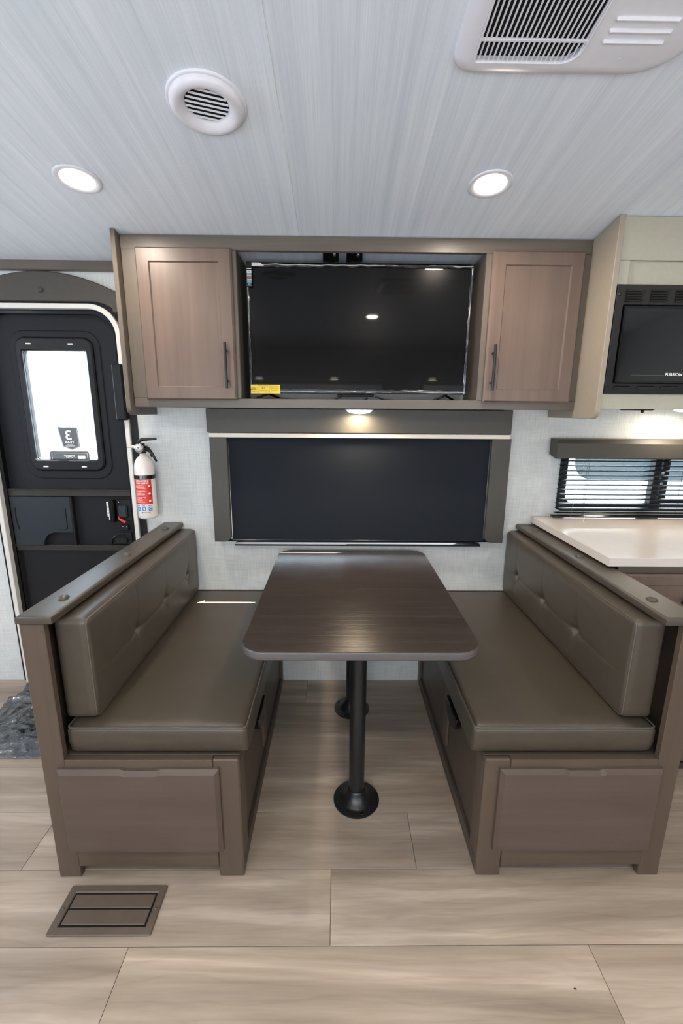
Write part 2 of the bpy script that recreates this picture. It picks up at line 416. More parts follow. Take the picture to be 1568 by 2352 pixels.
# ceiling
def ceiling():
    ys = [0.045-0.06*i for i in range(57)]; ys[-1] = YB-0.05
    V = []; F = []; n = len(ys)
    for t in (0, 0.04):
        for y in ys: V += [(XL-0.05, y, zc(min(y, 0))+t), (XR+0.05, y, zc(min(y, 0))+t)]
    o = 2*n
    for i in range(n-1):
        a = 2*i; F += [(a, a+1, a+3, a+2), (o+a, o+a+2, o+a+3, o+a+1), (a, a+2, o+a+2, o+a), (a+1, o+a+1, o+a+3, a+3)]
    F += [(0, o, o+1, 1), (2*n-2, 2*n-1, o+2*n-1, o+2*n-2)]
    c = tag(mesh('ceiling', V, F, 'ceil', None, True), 'vaulted grey-white streaked ceiling', kind='structure')
    sharp(c)
    for x0, x1 in ((-0.196, -0.148), (1.047, 1.092)):
        V = []; F = []
        for y in ys:
            z = zc(min(y, 0))
            V += [(x0, y, z+0.001), (x0+0.03, y, z-0.0012), (x1-0.001, y, z-0.0014), (x1, y, z+0.001)]
        for i in range(n-1):
            for k in range(3): F.append((4*i+k, 4*i+k+1, 4*i+k+5, 4*i+k+4))
            F.append((4*i+3, 4*i, 4*i+4, 4*i+7))
        F += [(0, 1, 2, 3), (4*n-4, 4*n-3, 4*n-2, 4*n-1)]
        mesh('seam_batten', V, F, 'ceil', c)
ceiling()
# floor planks
def floor():
    f = tag(box('floor', XL-0.05, XR+0.05, YB-0.05, 0.05, -0.05, -0.003, 'subfloor', None, 0), 'wood-look vinyl plank floor', kind='structure')
    ph = {0: -0.15, 1: -0.75, 2: 0.63, 3: -0.36, 4: 0.257, 5: -0.012, 6: -0.55}
    W = 0.2055; LN = 1.235
    for r in range(-1, 16):
        y1 = 0.0175-W*r; y0 = y1-W
        if y0 < YB-0.04: y0 = YB-0.04
        y1 = min(y1, 0.0)
        if y1-y0 < 0.01: continue
        base = ph.get(r, random.random()*LN)
        x = base-LN*6
        while x < XR:
            a, b = max(x, XL), min(x+LN, XR)
            if b-a > 0.02:
                g = 0.0007
                V = [(a+g, y0+g, -0.003), (b-g, y0+g, -0.003), (b-g, y1-g, -0.003), (a+g, y1-g, -0.003)]
                e = 0.0006
                V += [(a+g, y0+g, -e), (b-g, y0+g, -e), (b-g, y1-g, -e), (a+g, y1-g, -e), (a+g+e, y0+g+e, 0), (b-g-e, y0+g+e, 0), (b-g-e, y1-g-e, 0), (a+g+e, y1-g-e, 0)]
                F = [(0, 3, 2, 1), (8, 9, 10, 11)]
                for k in range(4):
                    j = (k+1) % 4; F += [(k, j, 4+j, 4+k), (4+k, 4+j, 8+j, 8+k)]
                mesh('floor_plank', V, F, 'plank', f)
            x += LN
floor()
box_ = box
tag(box('trim_1', XL, -0.853, -0.022, 0.0, 1.985, 2.027, 'frame_wood_h', None, 0.004), 'grey-brown crown strip above the entry door', kind='structure')
tag(box('ground', -8, 8, 0.4, 9, -0.75, -0.7, 'ground', None, 0), 'ground outside', kind='structure')

def fill_window(name, axis, c, w_, z0, z1, plane, inward):  # invented window around a fill light; its pane glows to add light
    t = thing(name, (c, plane, z0) if axis == 'Y' else (plane, c, z0), 'added glowing fill window on a wall outside the picture', kind='structure')
    ring('window_frame', rr(c-w_/2-0.03, c+w_/2+0.03, z0-0.03, z1+0.03, 0.03, 4), rr(c-w_/2, c+w_/2, z0, z1, 0.02, 4), axis, plane+inward*0.018, plane, 'blackp', t, 0.003)
    prism('pane', rr(c-w_/2-0.005, c+w_/2+0.005, z0-0.005, z1+0.005, 0.02, 4), axis, plane+inward*0.006, plane+inward*0.001, 'fill_pane', t)
M['fill_pane'] = emis('fill_pane_glow', (0.86, 0.93, 1.0, 1), 1.1)  # emissive surface added as fill
fill_window('fill_window_3', 'Y', -0.5, 2.0, 0.545, 1.695, YB, 1)
fill_window('fill_window_4', 'Y', 1.4, 0.9, 0.545, 1.695, YB, 1)
fill_window('fill_window_5', 'X', -1.5, 1.5, 1.0, 1.9, XL, 1)

# ------------------------------------------------------------------ entry door
def entry_door():
    d = thing('door_1', (-1.30, 0.0, 0.0), 'black entry door with a bright window in a white arched jamb', kind='structure')
    x0, x1 = -1.605, -0.985
    zt = 1.836
    out = rr(-1.629, -0.962, 0.0, 1.853, (0, 0, 0.13, 0.13), 10)
    inn = rr(-1.607, -0.983, 0.0, 1.832, (0, 0, 0.112, 0.112), 10)
    lab(ring('jamb_strip', out, inn, 'Y', -0.022, 0.03, 'whiter', d, 0.002), 'white edge strip')
    o2 = rr(-1.646, -0.930, 0.0, 1.86, (0, 0, 0.14, 0.14), 10)
    lab(ring('jamb_flange', o2, [(p[0], p[1]) for p in rr(-1.628, -0.963, 0.0, 1.852, (0, 0, 0.13, 0.13), 10)], 'Y', -0.008, 0.0, 'blackp', d), 'black flange')
    inn3 = rr(-1.59, -1.0, 0.0, 1.815, (0, 0, 0.10, 0.10), 10)
    ring('weather_seal', rr(-1.607, -0.983, 0.0, 1.832, (0, 0, 0.112, 0.112), 10), inn3, 'Y', 0.004, 0.03, 'blackg', d)
    # leaf with window hole
    lo = rr(-1.604, -0.986, 0.0, 1.83, (0, 0, 0.11, 0.11), 10); hole = rr(-1.433, -1.146, 1.167, 1.66, 0.012, 10)
    ring('door_leaf', lo, hole, 'Y', 0.03, 0.05, 'doorleaf', d)
    wo = rr(-1.462, -1.112, 1.115, 1.718, 0.045, 10); wi = rr(-1.434, -1.145, 1.166, 1.661, 0.010, 10)
    wf = lab(ring('window_frame', wo, wi, 'Y', 0.014, 0.052, 'blackp', d, 0.006), 'black rounded window frame')
    for x, z in ((-1.396, 1.690), (-1.207, 1.690), (-1.392, 1.134), (-1.21, 1.134)): box('clip', x-0.012, x+0.012, 0.0112, 0.016, z-0.003, z+0.003, 'print_w', wf, 0.001)
    wo2 = rr(-1.492, -1.082, 1.075, 1.748, 0.07, 10)
    ring('raised_surround', wo2, rr(-1.462, -1.112, 1.115, 1.718, 0.045, 10), 'Y', 0.025, 0.031, 'doorleaf', d, 0.003)
    box('glass', -1.436, -1.143, 0.044, 0.048, 1.164, 1.663, 'glass', d, 0)
    # stickers on the glass, seen from behind (mirrored)
    y = 0.040
    sh = [(-1.332, 1.315), (-1.328, 1.320), (-1.242, 1.318), (-1.237, 1.313), (-1.233, 1.228), (-1.272, 1.210), (-1.316, 1.226)]
    s1 = lab(prism('sticker', sh, 'Y', y, y+0.001, 'ink', d), 'grey shield sticker with a mirrored 3 YEAR')
    text('lettering', '3', -1.283, y-0.001, 1.279, 0.062, 'print_w', s1, True, 1.1, 0.0016)
    text('lettering', 'YEAR', -1.281, y-0.001, 1.248, 0.0155, 'print_w', s1, True, 1.25, 0.0005)
    for k, wd in enumerate((0.030, 0.048, 0.044)): box('lettering', -1.280-wd/2, -1.280+wd/2, y-0.001, y, 1.2365-0.0045*k, 1.2378-0.0045*k, 'print_w', s1, 0)
    outl = offset(sh, 0.003); ring('outline', outl, offset(sh, 0.0042), 'Y', y-0.0008, y, 'print_w', s1)
    s2 = lab(prism('sticker', rr(-1.384, -1.194, 1.166, 1.206, (0.0005, 0.0005, 0.012, 0.012), 5), 'Y', y, y+0.001, 'ink', d), 'dark badge sticker cut off by the frame')
    ring('outline', rr(-1.374, -1.203, 1.160, 1.197, 0.001, 3), rr(-1.3725, -1.2045, 1.158, 1.1955, 0.001, 3), 'Y', y-0.0008, y, 'print_w', s2)
    text('lettering', 'FOREST', -1.290, y-0.001, 1.180, 0.015, 'print_w', s2, True, 1.0, 0.0004)
    prism('patch', rr(-1.250, -1.214, 1.168, 1.185, 0.003, 3), 'Y', y-0.0012, y, 'print_w', s2)
    # rails
    for z0, z1 in ((0.989, 1.024), (0.713, 0.742)):
        r = lab(box('cross_rail', -1.603, -0.988, 0.012, 0.032, z0, z1, 'doorrail', d, 0.003), 'dark bronze cross rail')
        box('rail_bead', -1.60, -0.99, 0.006, 0.012, z1-0.006, z1-0.001, 'doorrail', r, 0.001)
    for x0_, x1_ in ((-1.604, -1.590), (-1.002, -0.986)):
        box('side_rail', x0_, x1_, 0.010, 0.032, 0.02, 0.989 if x1_ < -1.2 else 1.76, 'doorrail', d, 0.003)
    lab(box('lower_panel', -1.575, -1.005, 0.024, 0.031, 0.03, 0.712, 'doorleaf', d, 0.004), 'dark lower panel')
    # raised cover of the screen-door slide
    cv = [(-1.588, 0.7435), (-1.4505, 0.7435)]
    for k in range(9):
        a = pi-(pi/2)*k/8; cv.append((-1.385+0.065*cos(a)+0.0, 0.744+0.065*sin(a)))
    cv += [(-1.300, 0.809), (-1.300, 0.987), (-1.588, 0.987)]
    co = lab(prism('slide_cover', cv, 'Y', 0.008, 0.031, 'doortray', d, 0.0), 'slate raised cover with curved cut-out')
    tube('groove', [(-1.560+0.0*k, 0.0075, 0.930-0.012*k) if 0 else (-1.566-0.006*sin(pi*k/9)+0.006*(k/9), 0.0075, 0.932-0.012*k) for k in range(10)], 0.0028, 'void', co, 6)
    tube('groove', [(-1.325, 0.0075, 0.93), (-1.325, 0.0075, 0.83), (-1.335, 0.0075, 0.822), (-1.375, 0.0075, 0.822)], 0.0022, 'void', co, 6)
    box('cover_edge', -1.300, -1.288, 0.004, 0.031, 0.744, 0.987, 'blackp', co, 0.003)
    # latch
    lk = lab(box('latch_plate', -1.082, -1.006, 0.018, 0.032, 0.868, 0.975, 'blackp', d, 0.003), 'black latch with red lever')
    box('latch_knob', -1.068, -1.024, 0.000, 0.018, 0.885, 0.945, 'doortray', lk, 0.006)
    prism('red_lever', [(-1.069, 0.893), (-1.063, 0.893), (-1.060, 0.884), (-1.032, 0.868), (-1.034, 0.861), (-1.040, 0.860), (-1.066, 0.879)], 'Y', -0.004, 0.006, 'redlever', lk, 0.001)
    lathe('screw', [(0.0, -0.003), (0.005, -0.002), (0.006, 0.002)], (-1.066, 0.014, 0.961), 'chrome', lk, 'Y', 10)
    hp = lab(box('latch_housing', -1.108, -1.084, -0.004, 0.032, 0.862, 0.972, 'blackg', d, 0.004), 'glossy black latch housing')
    tg = lab(box('paper_tag', -1.128, -1.109, 0.018, 0.031, 0.888, 0.962, 'print_w', d, 0.001), 'white paper tag')
    for k in range(9): box('print_line', -1.1255, -1.1125, 0.0172, 0.018, 0.895+0.0072*k, 0.8965+0.0072*k, 'print_g', tg, 0)
    box('small_tag', -1.117, -1.106, 0.010, 0.018, 0.872, 0.886, 'print_w', tg, 0)
    sm = box('small_catch', -1.062, -1.030, 0.016, 0.031, 0.818, 0.846, 'blackp', d, 0.003)
    for x in (-1.056, -1.037): lathe('screw', [(0.0, -0.002), (0.003, -0.001), (0.0035, 0.002)], (x, 0.0135, 0.838), 'chrome', sm, 'Y', 8)
    hd = lab(prism('handle_recess', rr(-1.128, -1.020, 0.744, 0.806, (0.002, 0.002, 0.004, 0.05), 6), 'Y', 0.022, 0.032, 'blackp', d, 0.002), 'black half-round handle recess')
    tube('handle_rim', [(-1.122, 0.018, 0.748)]+[(-1.074+0.046*cos(a), 0.018, 0.75+0.046*sin(a)) for a in [pi-0.05-k*(pi*0.62)/8 for k in range(9)]], 0.003, 'blackg', hd, 6)
    prism('paddle', rr(-1.098, -1.040, 0.752, 0.780, 0.012, 4), 'Y', 0.010, 0.022, 'blackp', hd, 0.003)
    # vertical grab block by the cabinet
    lab(box('hinge_cover', -1.005, -0.960, -0.050, -0.008, 1.355, 1.600, 'blackp', d, 0.005), 'black hinge cover')
    return d
entry_door()
def arch():
    t = thing('door_arch', (-1.29, -0.01, 1.86), 'dark taupe arched wooden panel over the entry door', 'panel')
    pts = []
    for k in range(25):
        u = -1+2*k/24; x = -1.29+0.46*u
        pts.append((x, 1.981-0.158*u*u+0.0*u))
    pts = [p for p in pts if p[0] < -0.862]+[(-0.857, 1.84), (-0.857, 1.60)]
    inner = [(-0.925, 1.60)]
    for k in range(9):
        a = (pi/2)*k/8; inner.append((-1.07+0.145*cos(a), 1.715+0.145*sin(a)))
    inner += [(-1.08, 1.86)]
    for k in range(9):
        a = pi/2+(pi/2)*k/8; inner.append((-1.50+0.15*cos(a), 1.715+0.145*sin(a)))
    inner += [(-1.65, 1.60), (-1.74, 1.60)]
    poly = pts+inner
    prism('arch_panel', poly, 'Y', -0.03, -0.008, 'arch', t, 0.006, 0, 3)
    lathe('button', [(0.0, -0.008), (0.008, -0.007), (0.012, -0.003), (0.013, 0.002)], (-1.283, -0.03, 1.905), 'arch', t, 'Y', 20)
    lathe('button', [(0.0, -0.008), (0.008, -0.007), (0.012, -0.003), (0.013, 0.002)], (-0.968, -0.03, 1.825), 'arch', t, 'Y', 20)
arch()
def step_film():
    V = []; F = []; nx, ny = 90, 80
    x0, x1, y0, y1 = -1.585, -0.98, -0.552, -0.07
    for j in range(ny+1):
        for i in range(nx+1):
            u, v = i/nx, j/ny; x = x0+(x1-x0)*u; y = y0+(y1-y0)*v
            e = min(1, v*14)
            a_, b_ = x*0.8+y*0.6, -x*0.6+y*0.8
            p = Vector((a_*1.6, b_*8, 0.3)); q = Vector((a_*5+1.5*noise.noise(p), b_*15, 1.7)); q2 = Vector((x*22+noise.noise(q)*2, y*22, 5))
            rid = (1-abs(noise.noise(p)))**7*0.024+(1-abs(noise.noise(q)))**8*0.012+(1-abs(noise.noise(q2)))**8*0.005
            z = 0.004+e*max(0, rid)
            V.append((x+0.02*noise.noise(Vector((0, y*6, 4)))*(1-u)*e, y, z))
    for j in range(ny):
        for i in range(nx):
            a = j*(nx+1)+i; F.append((a, a+1, a+nx+2, a+nx+1))
    n = len(V)
    V += [(x, y, 0.0015) for (x, y, z) in V]; m = nx+1
    for j in range(ny):
        for i in range(nx):
            a = n+j*m+i; F.append((a, a+m, a+m+1, a+1))
    for i in range(nx):
        F.append((i, n+i, n+i+1, i+1)); a = ny*m+i; F.append((a, a+1, n+a+1, n+a))
    for j in range(ny):
        a = j*m; F.append((a, a+m, n+a+m, n+a)); a += nx; F.append((a, n+a, n+a+m, a+m))
    o = mesh('plastic_film', V, F, 'sheet', None, True)
    tag(o, 'crumpled dark clear plastic film over the floor inside the entry door', 'plastic film')
step_film()

# ------------------------------------------------------------------ dinette window with shade
def dinette_window():
    w1 = thing('window_1', (0.1, 0.0, 0.78), 'window behind the navy shade above the dinette table', kind='structure')
    ring('window_frame', rr(-0.505, 0.705, 0.760, 1.29, 0.05, 8), rr(-0.47, 0.67, 0.795, 1.255, 0.03, 8), 'Y', -0.012, 0.04, 'blackp', w1, 0.003)
    box('sill_lip', -0.495, 0.702, -0.050, -0.010, 0.762, 0.772, 'blackp', w1, 0.002)
    box('glass', -0.474, 0.674, 0.024, 0.028, 0.79, 1.26, 'glass', w1, 0)
    s = thing('roller_shade', (0.1, -0.03, 0.79), 'pulled-down navy roller shade in a taupe box frame above the dinette table', 'window shade')
    v = lab(box('valance', -0.583, 0.785, -0.100, -0.012, 1.305, 1.412, 'taupe', s, 0.003), 'dark taupe valance board')
    lab(box('cream_strip', -0.577, 0.784, -0.094, -0.012, 1.284, 1.304, 'cream', s, 0.002), 'cream strip')
    for a, b, rs in ((-0.579, -0.500, (0, 0.03, 0, 0)), (0.708, 0.795, (0.03, 0, 0, 0))):
        prism('side_wing', rr(a, b, 0.792, 1.284, rs, 5), 'Y', -0.085, -0.012, 'taupe', s, 0.003)
    # fabric, hanging with slight sag
    V = []; F = []
    nx, nzs = 24, 14
    for t in (0, 0.002):
        for j in range(nzs+1):
            for i in range(nx+1):
                x = -0.498+1.204*i/nx; z = 0.798+0.49*j/nzs
                V.append((x, -0.060-t+0.0015*sin(x*5+z*3), z))
    o = (nx+1)*(nzs+1)
    for j in range(nzs):
        for i in range(nx):
            a = j*(nx+1)+i; F += [(a, a+1, a+nx+2, a+nx+1), (o+a, o+a+nx+1, o+a+nx+2, o+a+1)]
    lab(mesh('shade_fabric', V, F, 'navy', s, True), 'navy fabric')
    # bottom bar; right half deepened towards the window to shut off the sun strip
    V = []; F = []
    xs = [-0.530, -0.3, -0.1, 0.02, 0.06, 0.12, 0.4, 0.736]
    for x in xs:
        yb = -0.0535 if x < 0.04 else -0.040
        V += [(x, -0.066, 0.790), (x, -0.068, 0.795), (x, -0.066, 0.799), (x, yb, 0.799), (x, yb, 0.790)]
    for i in range(len(xs)-1):
        for k in range(5): F.append((5*i+k, 5*i+(k+1) % 5, 5*i+5+(k+1) % 5, 5*i+5+k))
    F += [(0, 1, 2, 3, 4), tuple(5*(len(xs)-1)+k for k in range(5))]
    lab(mesh('bottom_bar', V, F, 'blackg', s), 'glossy black bottom bar')
dinette_window()

# ------------------------------------------------------------------ kitchen window with blind
def kitchen_window():
    w2 = thing('window_2', (1.58, 0.0, 0.96), 'black-framed sliding kitchen window behind the blind', kind='structure')
    ring('window_frame', rr(1.072, 2.14, 0.935, 1.278, 0.025, 8), rr(1.108, 2.10, 0.972, 1.245, 0.05, 8), 'Y', -0.012, 0.04, 'blackp', w2, 0.004)
    box('centre_mullion', 1.528, 1.560, -0.010, 0.03, 0.968, 1.275, 'blackp', w2, 0.003)
    box('sliding_stile', 1.572, 1.606, -0.004, 0.034, 0.968, 1.275, 'blackp', w2, 0.003)
    box('sliding_sash_rail', 1.606, 2.10, -0.002, 0.03, 0.966, 0.992, 'blackp', w2, 0.003)
    for z in (1.07, 1.13): box('catch', 1.556, 1.570, -0.022, -0.006, z-0.012, z+0.012, 'chrome', w2, 0.003)
    box('glass', 1.10, 2.11, 0.032, 0.035, 0.965, 1.275, 'glass', w2, 0)
    b = thing('window_blind', (1.6, -0.06, 0.92), 'open black venetian blind under a taupe valance over the counter', 'window blind')
    va = prism('valance', [(-0.012, 1.212), (-0.080, 1.196), (-0.086, 1.200), (-0.086, 1.266), (-0.070, 1.284), (-0.012, 1.286)], 'X', 1.008, 2.25, 'taupe', b, 0.0)
    lab(va, 'taupe valance box')
    z = 1.185; k = 0
    while z > 0.948:
        V = []; n = 7
        for i in range(n):
            u = i/(n-1)-0.5; V += [(1.045, -0.052+0.024*u, z+0.0035*u*1.4+0.0022*(1-4*u*u)), (2.20, -0.052+0.024*u, z+0.0035*u*1.4+0.0022*(1-4*u*u))]
        m = len(V); V += [(x, y, q-0.0008) for x, y, q in V]
        F = []
        for i in range(n-1): a = 2*i; F += [(a, a+1, a+3, a+2), (m+a, m+a+2, m+a+3, m+a+1)]
        F += [(0, m, m+1, 1), (m-2, m-1, 2*m-1, 2*m-2)]
        for i in range(n-1):
            a = 2*i; F += [(a, a+2, m+a+2, m+a), (a+1, m+a+1, m+a+3, a+3)]
        mesh('slat', V, F, 'blind', b, False); z -= 0.0228; k += 1
    box('slat', 1.045, 2.20, -0.066, -0.040, 0.934, 0.938, 'blackg', b, 0.001)
    lab(box('bottom_rail', 1.030, 2.20, -0.068, -0.038, 0.913, 0.925, 'blackg', b, 0.004), 'glossy black bottom rail')
    for x in (1.168, 1.176, 1.62, 2.05): tube('ladder_cord', [(x, -0.066, 1.2), (x, -0.066, 0.92)], 0.0008, 'blackp', b, 5)
    lab(tube('tilt_wand', [(1.145, -0.082, 1.2), (1.105, -0.084, 0.925)], 0.0022, 'film', b, 8), 'clear tilt wand')
    tube('pull_cord', [(1.180, -0.075, 0.93), (1.172, -0.085, 0.912), (1.150, -0.12, 0.9085), (1.146, -0.15, 0.9085)], 0.0009, 'print_w', b, 5)
kitchen_window()
def outside():
    t = thing('parked_trailer', (2.0, 1.0, -0.7), 'white trailer side with a dark tinted window seen through the kitchen blind', 'trailer')
    box('body', 0.5, 5.0, 1.0, 2.4, -0.55, 2.1, 'outer', t, 0.03)
    prism('tinted_window', rr(1.68, 3.6, 0.945, 1.5, (0.12, 0.12, 0.1, 0.1), 6), 'Y', 0.985, 1.01, 'outerdark', t, 0.006)
    for x in (1.6, 3.6): lathe('wheel', [(0.0, -0.1), (0.27, -0.1), (0.3, -0.07), (0.3, 0.07), (0.27, 0.1), (0, 0.1)], (x, 1.1, -0.4), 'blackp', t, 'Y', 24)
outside()

# ------------------------------------------------------------------ overhead cabinet
def shaker(name, x0, x1, z0, z1, yf, th, fr, rec, mat, parent):
    o0 = [(x0, z0), (x1, z0), (x1, z1), (x0, z1)]; V = []; F = []
    c = 0.006; q = 0.004
    lv = [(0, yf+th), (0, yf+c*1.2), (c, yf), (fr, yf), (fr+q, yf+rec)]
    for d, y in lv: V += [(p[0], y, p[1]) for p in offset(o0, d)] if d else [(p[0], y, p[1]) for p in o0]
    for k in range(len(lv)-1):
        for i in range(4): j = (i+1) % 4; F.append((4*k+i, 4*k+j, 4*k+4+j, 4*k+4+i))
    F += [(0, 1, 2, 3), tuple(4*(len(lv)-1)+i for i in range(4))]
    return mesh(name, V, F, mat, parent)
def bar_handle(parent, x, z0, z1, yface, vertical=True, out=0.03):
    r = 0.0058
    if vertical:
        h = tube('handle', [(x, yface-out, z0), (x, yface-out, z1)], r, 'blackm', parent, 12)
        for z in (z0+0.03, z1-0.03): tube('standoff', [(x, yface, z), (x, yface-out, z)], 0.0042, 'blackm', h, 10)
    else:
        h = tube('handle', [(z0, yface-out, x), (z1, yface-out, x)], r, 'blackm', parent, 12)
        for z in (z0+0.03, z1-0.03): tube('standoff', [(z, yface, x), (z, yface-out, x)], 0.0042, 'blackm', h, 10)
    return lab(sharp(h), 'black bar handle')
def overhead():
    c = thing('overhead_cabinet', (0.08, 0.0, 1.41), 'brown wall cabinet with two panelled doors and an open television bay', 'cabinet')
    yf = -0.231; T = zc(yf)-0.003
    def sidep(x0, x1, yfr, mat, rr_=0.03):
        z = zc(yfr)
        n = 6; poly = [(-0.001, 1.381)]
        for k in range(n+1):
            a = -pi/2-(pi/2)*k/n; poly.append((yfr+rr_+rr_*cos(a), 1.381+rr_+rr_*sin(a)))
        poly += [(yfr, zc(yfr)-0.001), (yfr/2, zc(yfr/2)-0.001), (-0.001, zc(0)-0.001)]
        return prism('side_panel', poly, 'X', x0, x1, mat, c, 0.0015, 0.0015)
    sidep(-0.853, -0.835, -0.268, 'frame_wood_v')
    lab(sidep(0.986, 1.006, -0.392, 'beige'), 'beige side panel')
    box('top_rail', -0.834, 0.985, yf, yf+0.02, 2.003, T, 'frame_wood_h', c, 0.001)
    box('bottom_rail', -0.834, 0.985, yf, yf+0.02, 1.413, 1.450, 'frame_wood_h', c, 0.0015)
    for a, b in ((-0.834, -0.755), (-0.425, -0.395), (0.576, 0.606), (0.93, 0.985)): box('stile', a, b, yf, yf+0.02, 1.4505, 2.0025, 'frame_wood_v', c, 0.001)
    box('bottom_panel', -0.834, 0.985, yf+0.02, -0.001, 1.420, 1.442, 'frame_wood_h', c, 0.001)
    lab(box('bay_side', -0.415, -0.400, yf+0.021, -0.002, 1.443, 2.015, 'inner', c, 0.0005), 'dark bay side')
    lab(box('bay_side', 0.581, 0.596, yf+0.021, -0.002, 1.443, 2.015, 'frame_wood_v', c, 0.0005), 'brown bay side')
    d1 = shaker('door', -0.776, -0.409, 1.443, 2.008, yf-0.020, 0.0195, 0.050, 0.006, 'door_wood', c)
    d2 = shaker('door', 0.597, 0.955, 1.443, 2.008, yf-0.020, 0.0195, 0.050, 0.006, 'door_wood', c)
    bar_handle(d1, -0.441, 1.488, 1.663, yf-0.020); bar_handle(d2, 0.622, 1.489, 1.663, yf-0.020)
overhead()
REARX = (-0.83, -0.035, 1.01)
def puck(name, x, y, z, label, r=0.058, power=1.8):
    t = thing(name, (x, y, z), label, 'light')
    lathe('rim', [(r*1.05, 0.0), (r*1.05, -0.004), (r*0.98, -0.006), (r*0.9, -0.005)], (x, y, z), 'whitep', t)
    lathe('lens', [(r*0.95, -0.004), (r*0.9, -0.010), (r*0.7, -0.016), (r*0.35, -0.020), (0.0, -0.021)], (x, y, z), 'lens', t)
    l = bpy.data.lights.new('bulb', 'AREA'); l.shape = 'DISK'; l.size = 0.09; l.energy = power; l.color = (1, 0.78, 0.52)
    o = bpy.data.objects.new('bulb', l); COL.objects.link(o); o.parent = t; o.location = (0, 0, -0.026)
puck('puck_light', 0.095, -0.165, 1.4125, 'small round lit light under the wall cabinet above the shade')

# ------------------------------------------------------------------ television
def tv():
    t = thing('television', (0.09, -0.1, 1.455), 'black flat television still in clear film inside the wall cabinet', 'television')
    x0, x1, z0, z1, y = -0.374, 0.558, 1.476, 1.992, -0.131
    box('back_shell', x0+0.02, x1-0.02, -0.108, -0.06, z0+0.02, z1-0.03, 'blackp', t, 0.006)
    ring('bezel', rr(x0, x1, z0, z1, 0.002, 2), rr(x0+0.008, x1-0.008, z0+0.018, z1-0.008, 0.001, 2), 'Y', y-0.004, -0.108, 'blackg', t, 0.0015)
    lab(box('screen', x0+0.007, x1-0.007, y, -0.110, z0+0.017, z1-0.007, 'screen', t, 0), 'glossy black screen')
    sb = box('logo_bar', 0.055, 0.125, y-0.006, y-0.003, z0+0.001, z0+0.013, 'blackp', t, 0.001)
    text('lettering', 'Element', 0.09, y-0.0066, z0+0.0075, 0.010, 'print_g', sb)
    box('sensor', 0.0, 0.16, -0.122, -0.108, z0-0.012, z0, 'blackp', t, 0.004)
    for x in (-0.30, 0.475):
        V = [(x-0.025, -0.16, 1.4435), (x+0.025, -0.16, 1.4435), (x+0.10, -0.03, 1.4435), (x-0.10, -0.03, 1.4435)]
        tube('foot', [(x-0.06, -0.13, 1.449), (x, -0.125, 1.475), (x, -0.10, 1.478)], 0.005, 'blackp', t, 8)
        tube('foot', [(x+0.06, -0.06, 1.449), (x, -0.095, 1.475), (x, -0.10, 1.478)], 0.005, 'blackp', t, 8)
    # clear protective film bunched along the bezel
    rnd = random.Random(3)
    def filmstrip(p, q, n=60, wdt=0.010):
        V = []; F = []
        p = Vector(p); q = Vector(q); d = (q-p)/n; side = Vector((0, 0, 1)) if abs(d.x) > abs(d.z) else Vector((1, 0, 0))
        for i in range(n+1):
            c = p+d*i
            for k in range(5):
                u = (k-2)/2
                V.append(c+side*u*wdt*(1+0.25*rnd.uniform(-1, 1))+Vector((0, -0.004-0.005*(1-u*u)+0.0015*rnd.uniform(-1, 1), 0)))
        for i in range(n):
            for k in range(4): a = 5*i+k; F.append((a, a+1, a+6, a+5))
        o = mesh('protective_film', V, F, 'film', t, True)
        lab(o, 'clear wrinkled film')
    filmstrip((x0, y, z1-0.007), (x1, y, z1-0.007)); filmstrip((x0, y, z0+0.008), (x1, y, z0+0.008))
    filmstrip((x0+0.003, y, z0), (x0+0.003, y, z1), 40, 0.006); filmstrip((x1-0.006, y, z0), (x1-0.006, y, z1), 40, 0.008)
    lb = lab(box('energy_label', -0.371, -0.245, y-0.0125, y-0.0115, 1.474, 1.511, 'yellow', t, 0), 'yellow energy label')
    yy = y-0.0132
    for x in (-0.340, -0.292): box('print_line', x-0.0004, x+0.0004, yy, yy+0.0004, 1.475, 1.510, 'print_k', lb, 0)
    text('lettering', 'LOOK +', -0.357, yy, 1.4925, 0.0085, 'print_k', lb, False, 0.95, 0.0003)
    text('lettering', 'ENERGY', -0.357, yy, 1.500, 0.006, 'print_k', lb)
    text('lettering', '$12', -0.317, yy, 1.497, 0.009, 'print_k', lb)
    for (a, b, z) in ((-0.337, -0.295, 1.506), (-0.330, -0.300, 1.487), (-0.337, -0.295, 1.481), (-0.289, -0.250, 1.505), (-0.289, -0.254, 1.501), (-0.289, -0.250, 1.496), (-0.285, -0.256, 1.489), (-0.368, -0.344, 1.483)):
        box('print_line', a, b, yy, yy+0.0004, z-0.0004, z+0.0004, 'print_k', lb, 0)
    st = lab(box('feature_label', -0.372, -0.3505, y-0.0125, y-0.0115, 1.897, 1.990, 'blackp', t, 0), 'narrow sticker with small coloured badges')
    for z0_, z1_, m in ((1.963, 1.966, 'print_w'), (1.948, 1.958, 'print_w'), (1.944, 1.948, 'teal'), (1.936, 1.942, 'print_w'), (1.929, 1.936, 'redprint'), (1.912, 1.924, 'teal'), (1.9245, 1.9265, 'print_w'), (1.9015, 1.903, 'print_w'), (1.909, 1.9105, 'print_w')):
        box('badge', -0.3705, -0.352, y-0.0130, y-0.0124, z0_, z1_, m, st, 0)
    for s, z, mm in (('2K', 1.953, 'print_k'), ('4 HDMI', 1.939, 'print_k'), ('cUL', 1.906, 'print_w')): text('lettering', s, -0.361, y-0.0134, z, 0.0065, mm, st)
    lab(prism('white_tab', [(-0.350, 1.974), (-0.30, 1.976), (-0.315, 1.987), (-0.350, 1.988)], 'Y', y-0.012, y-0.0115, 'print_w', t), 'white corner tab')
tv()
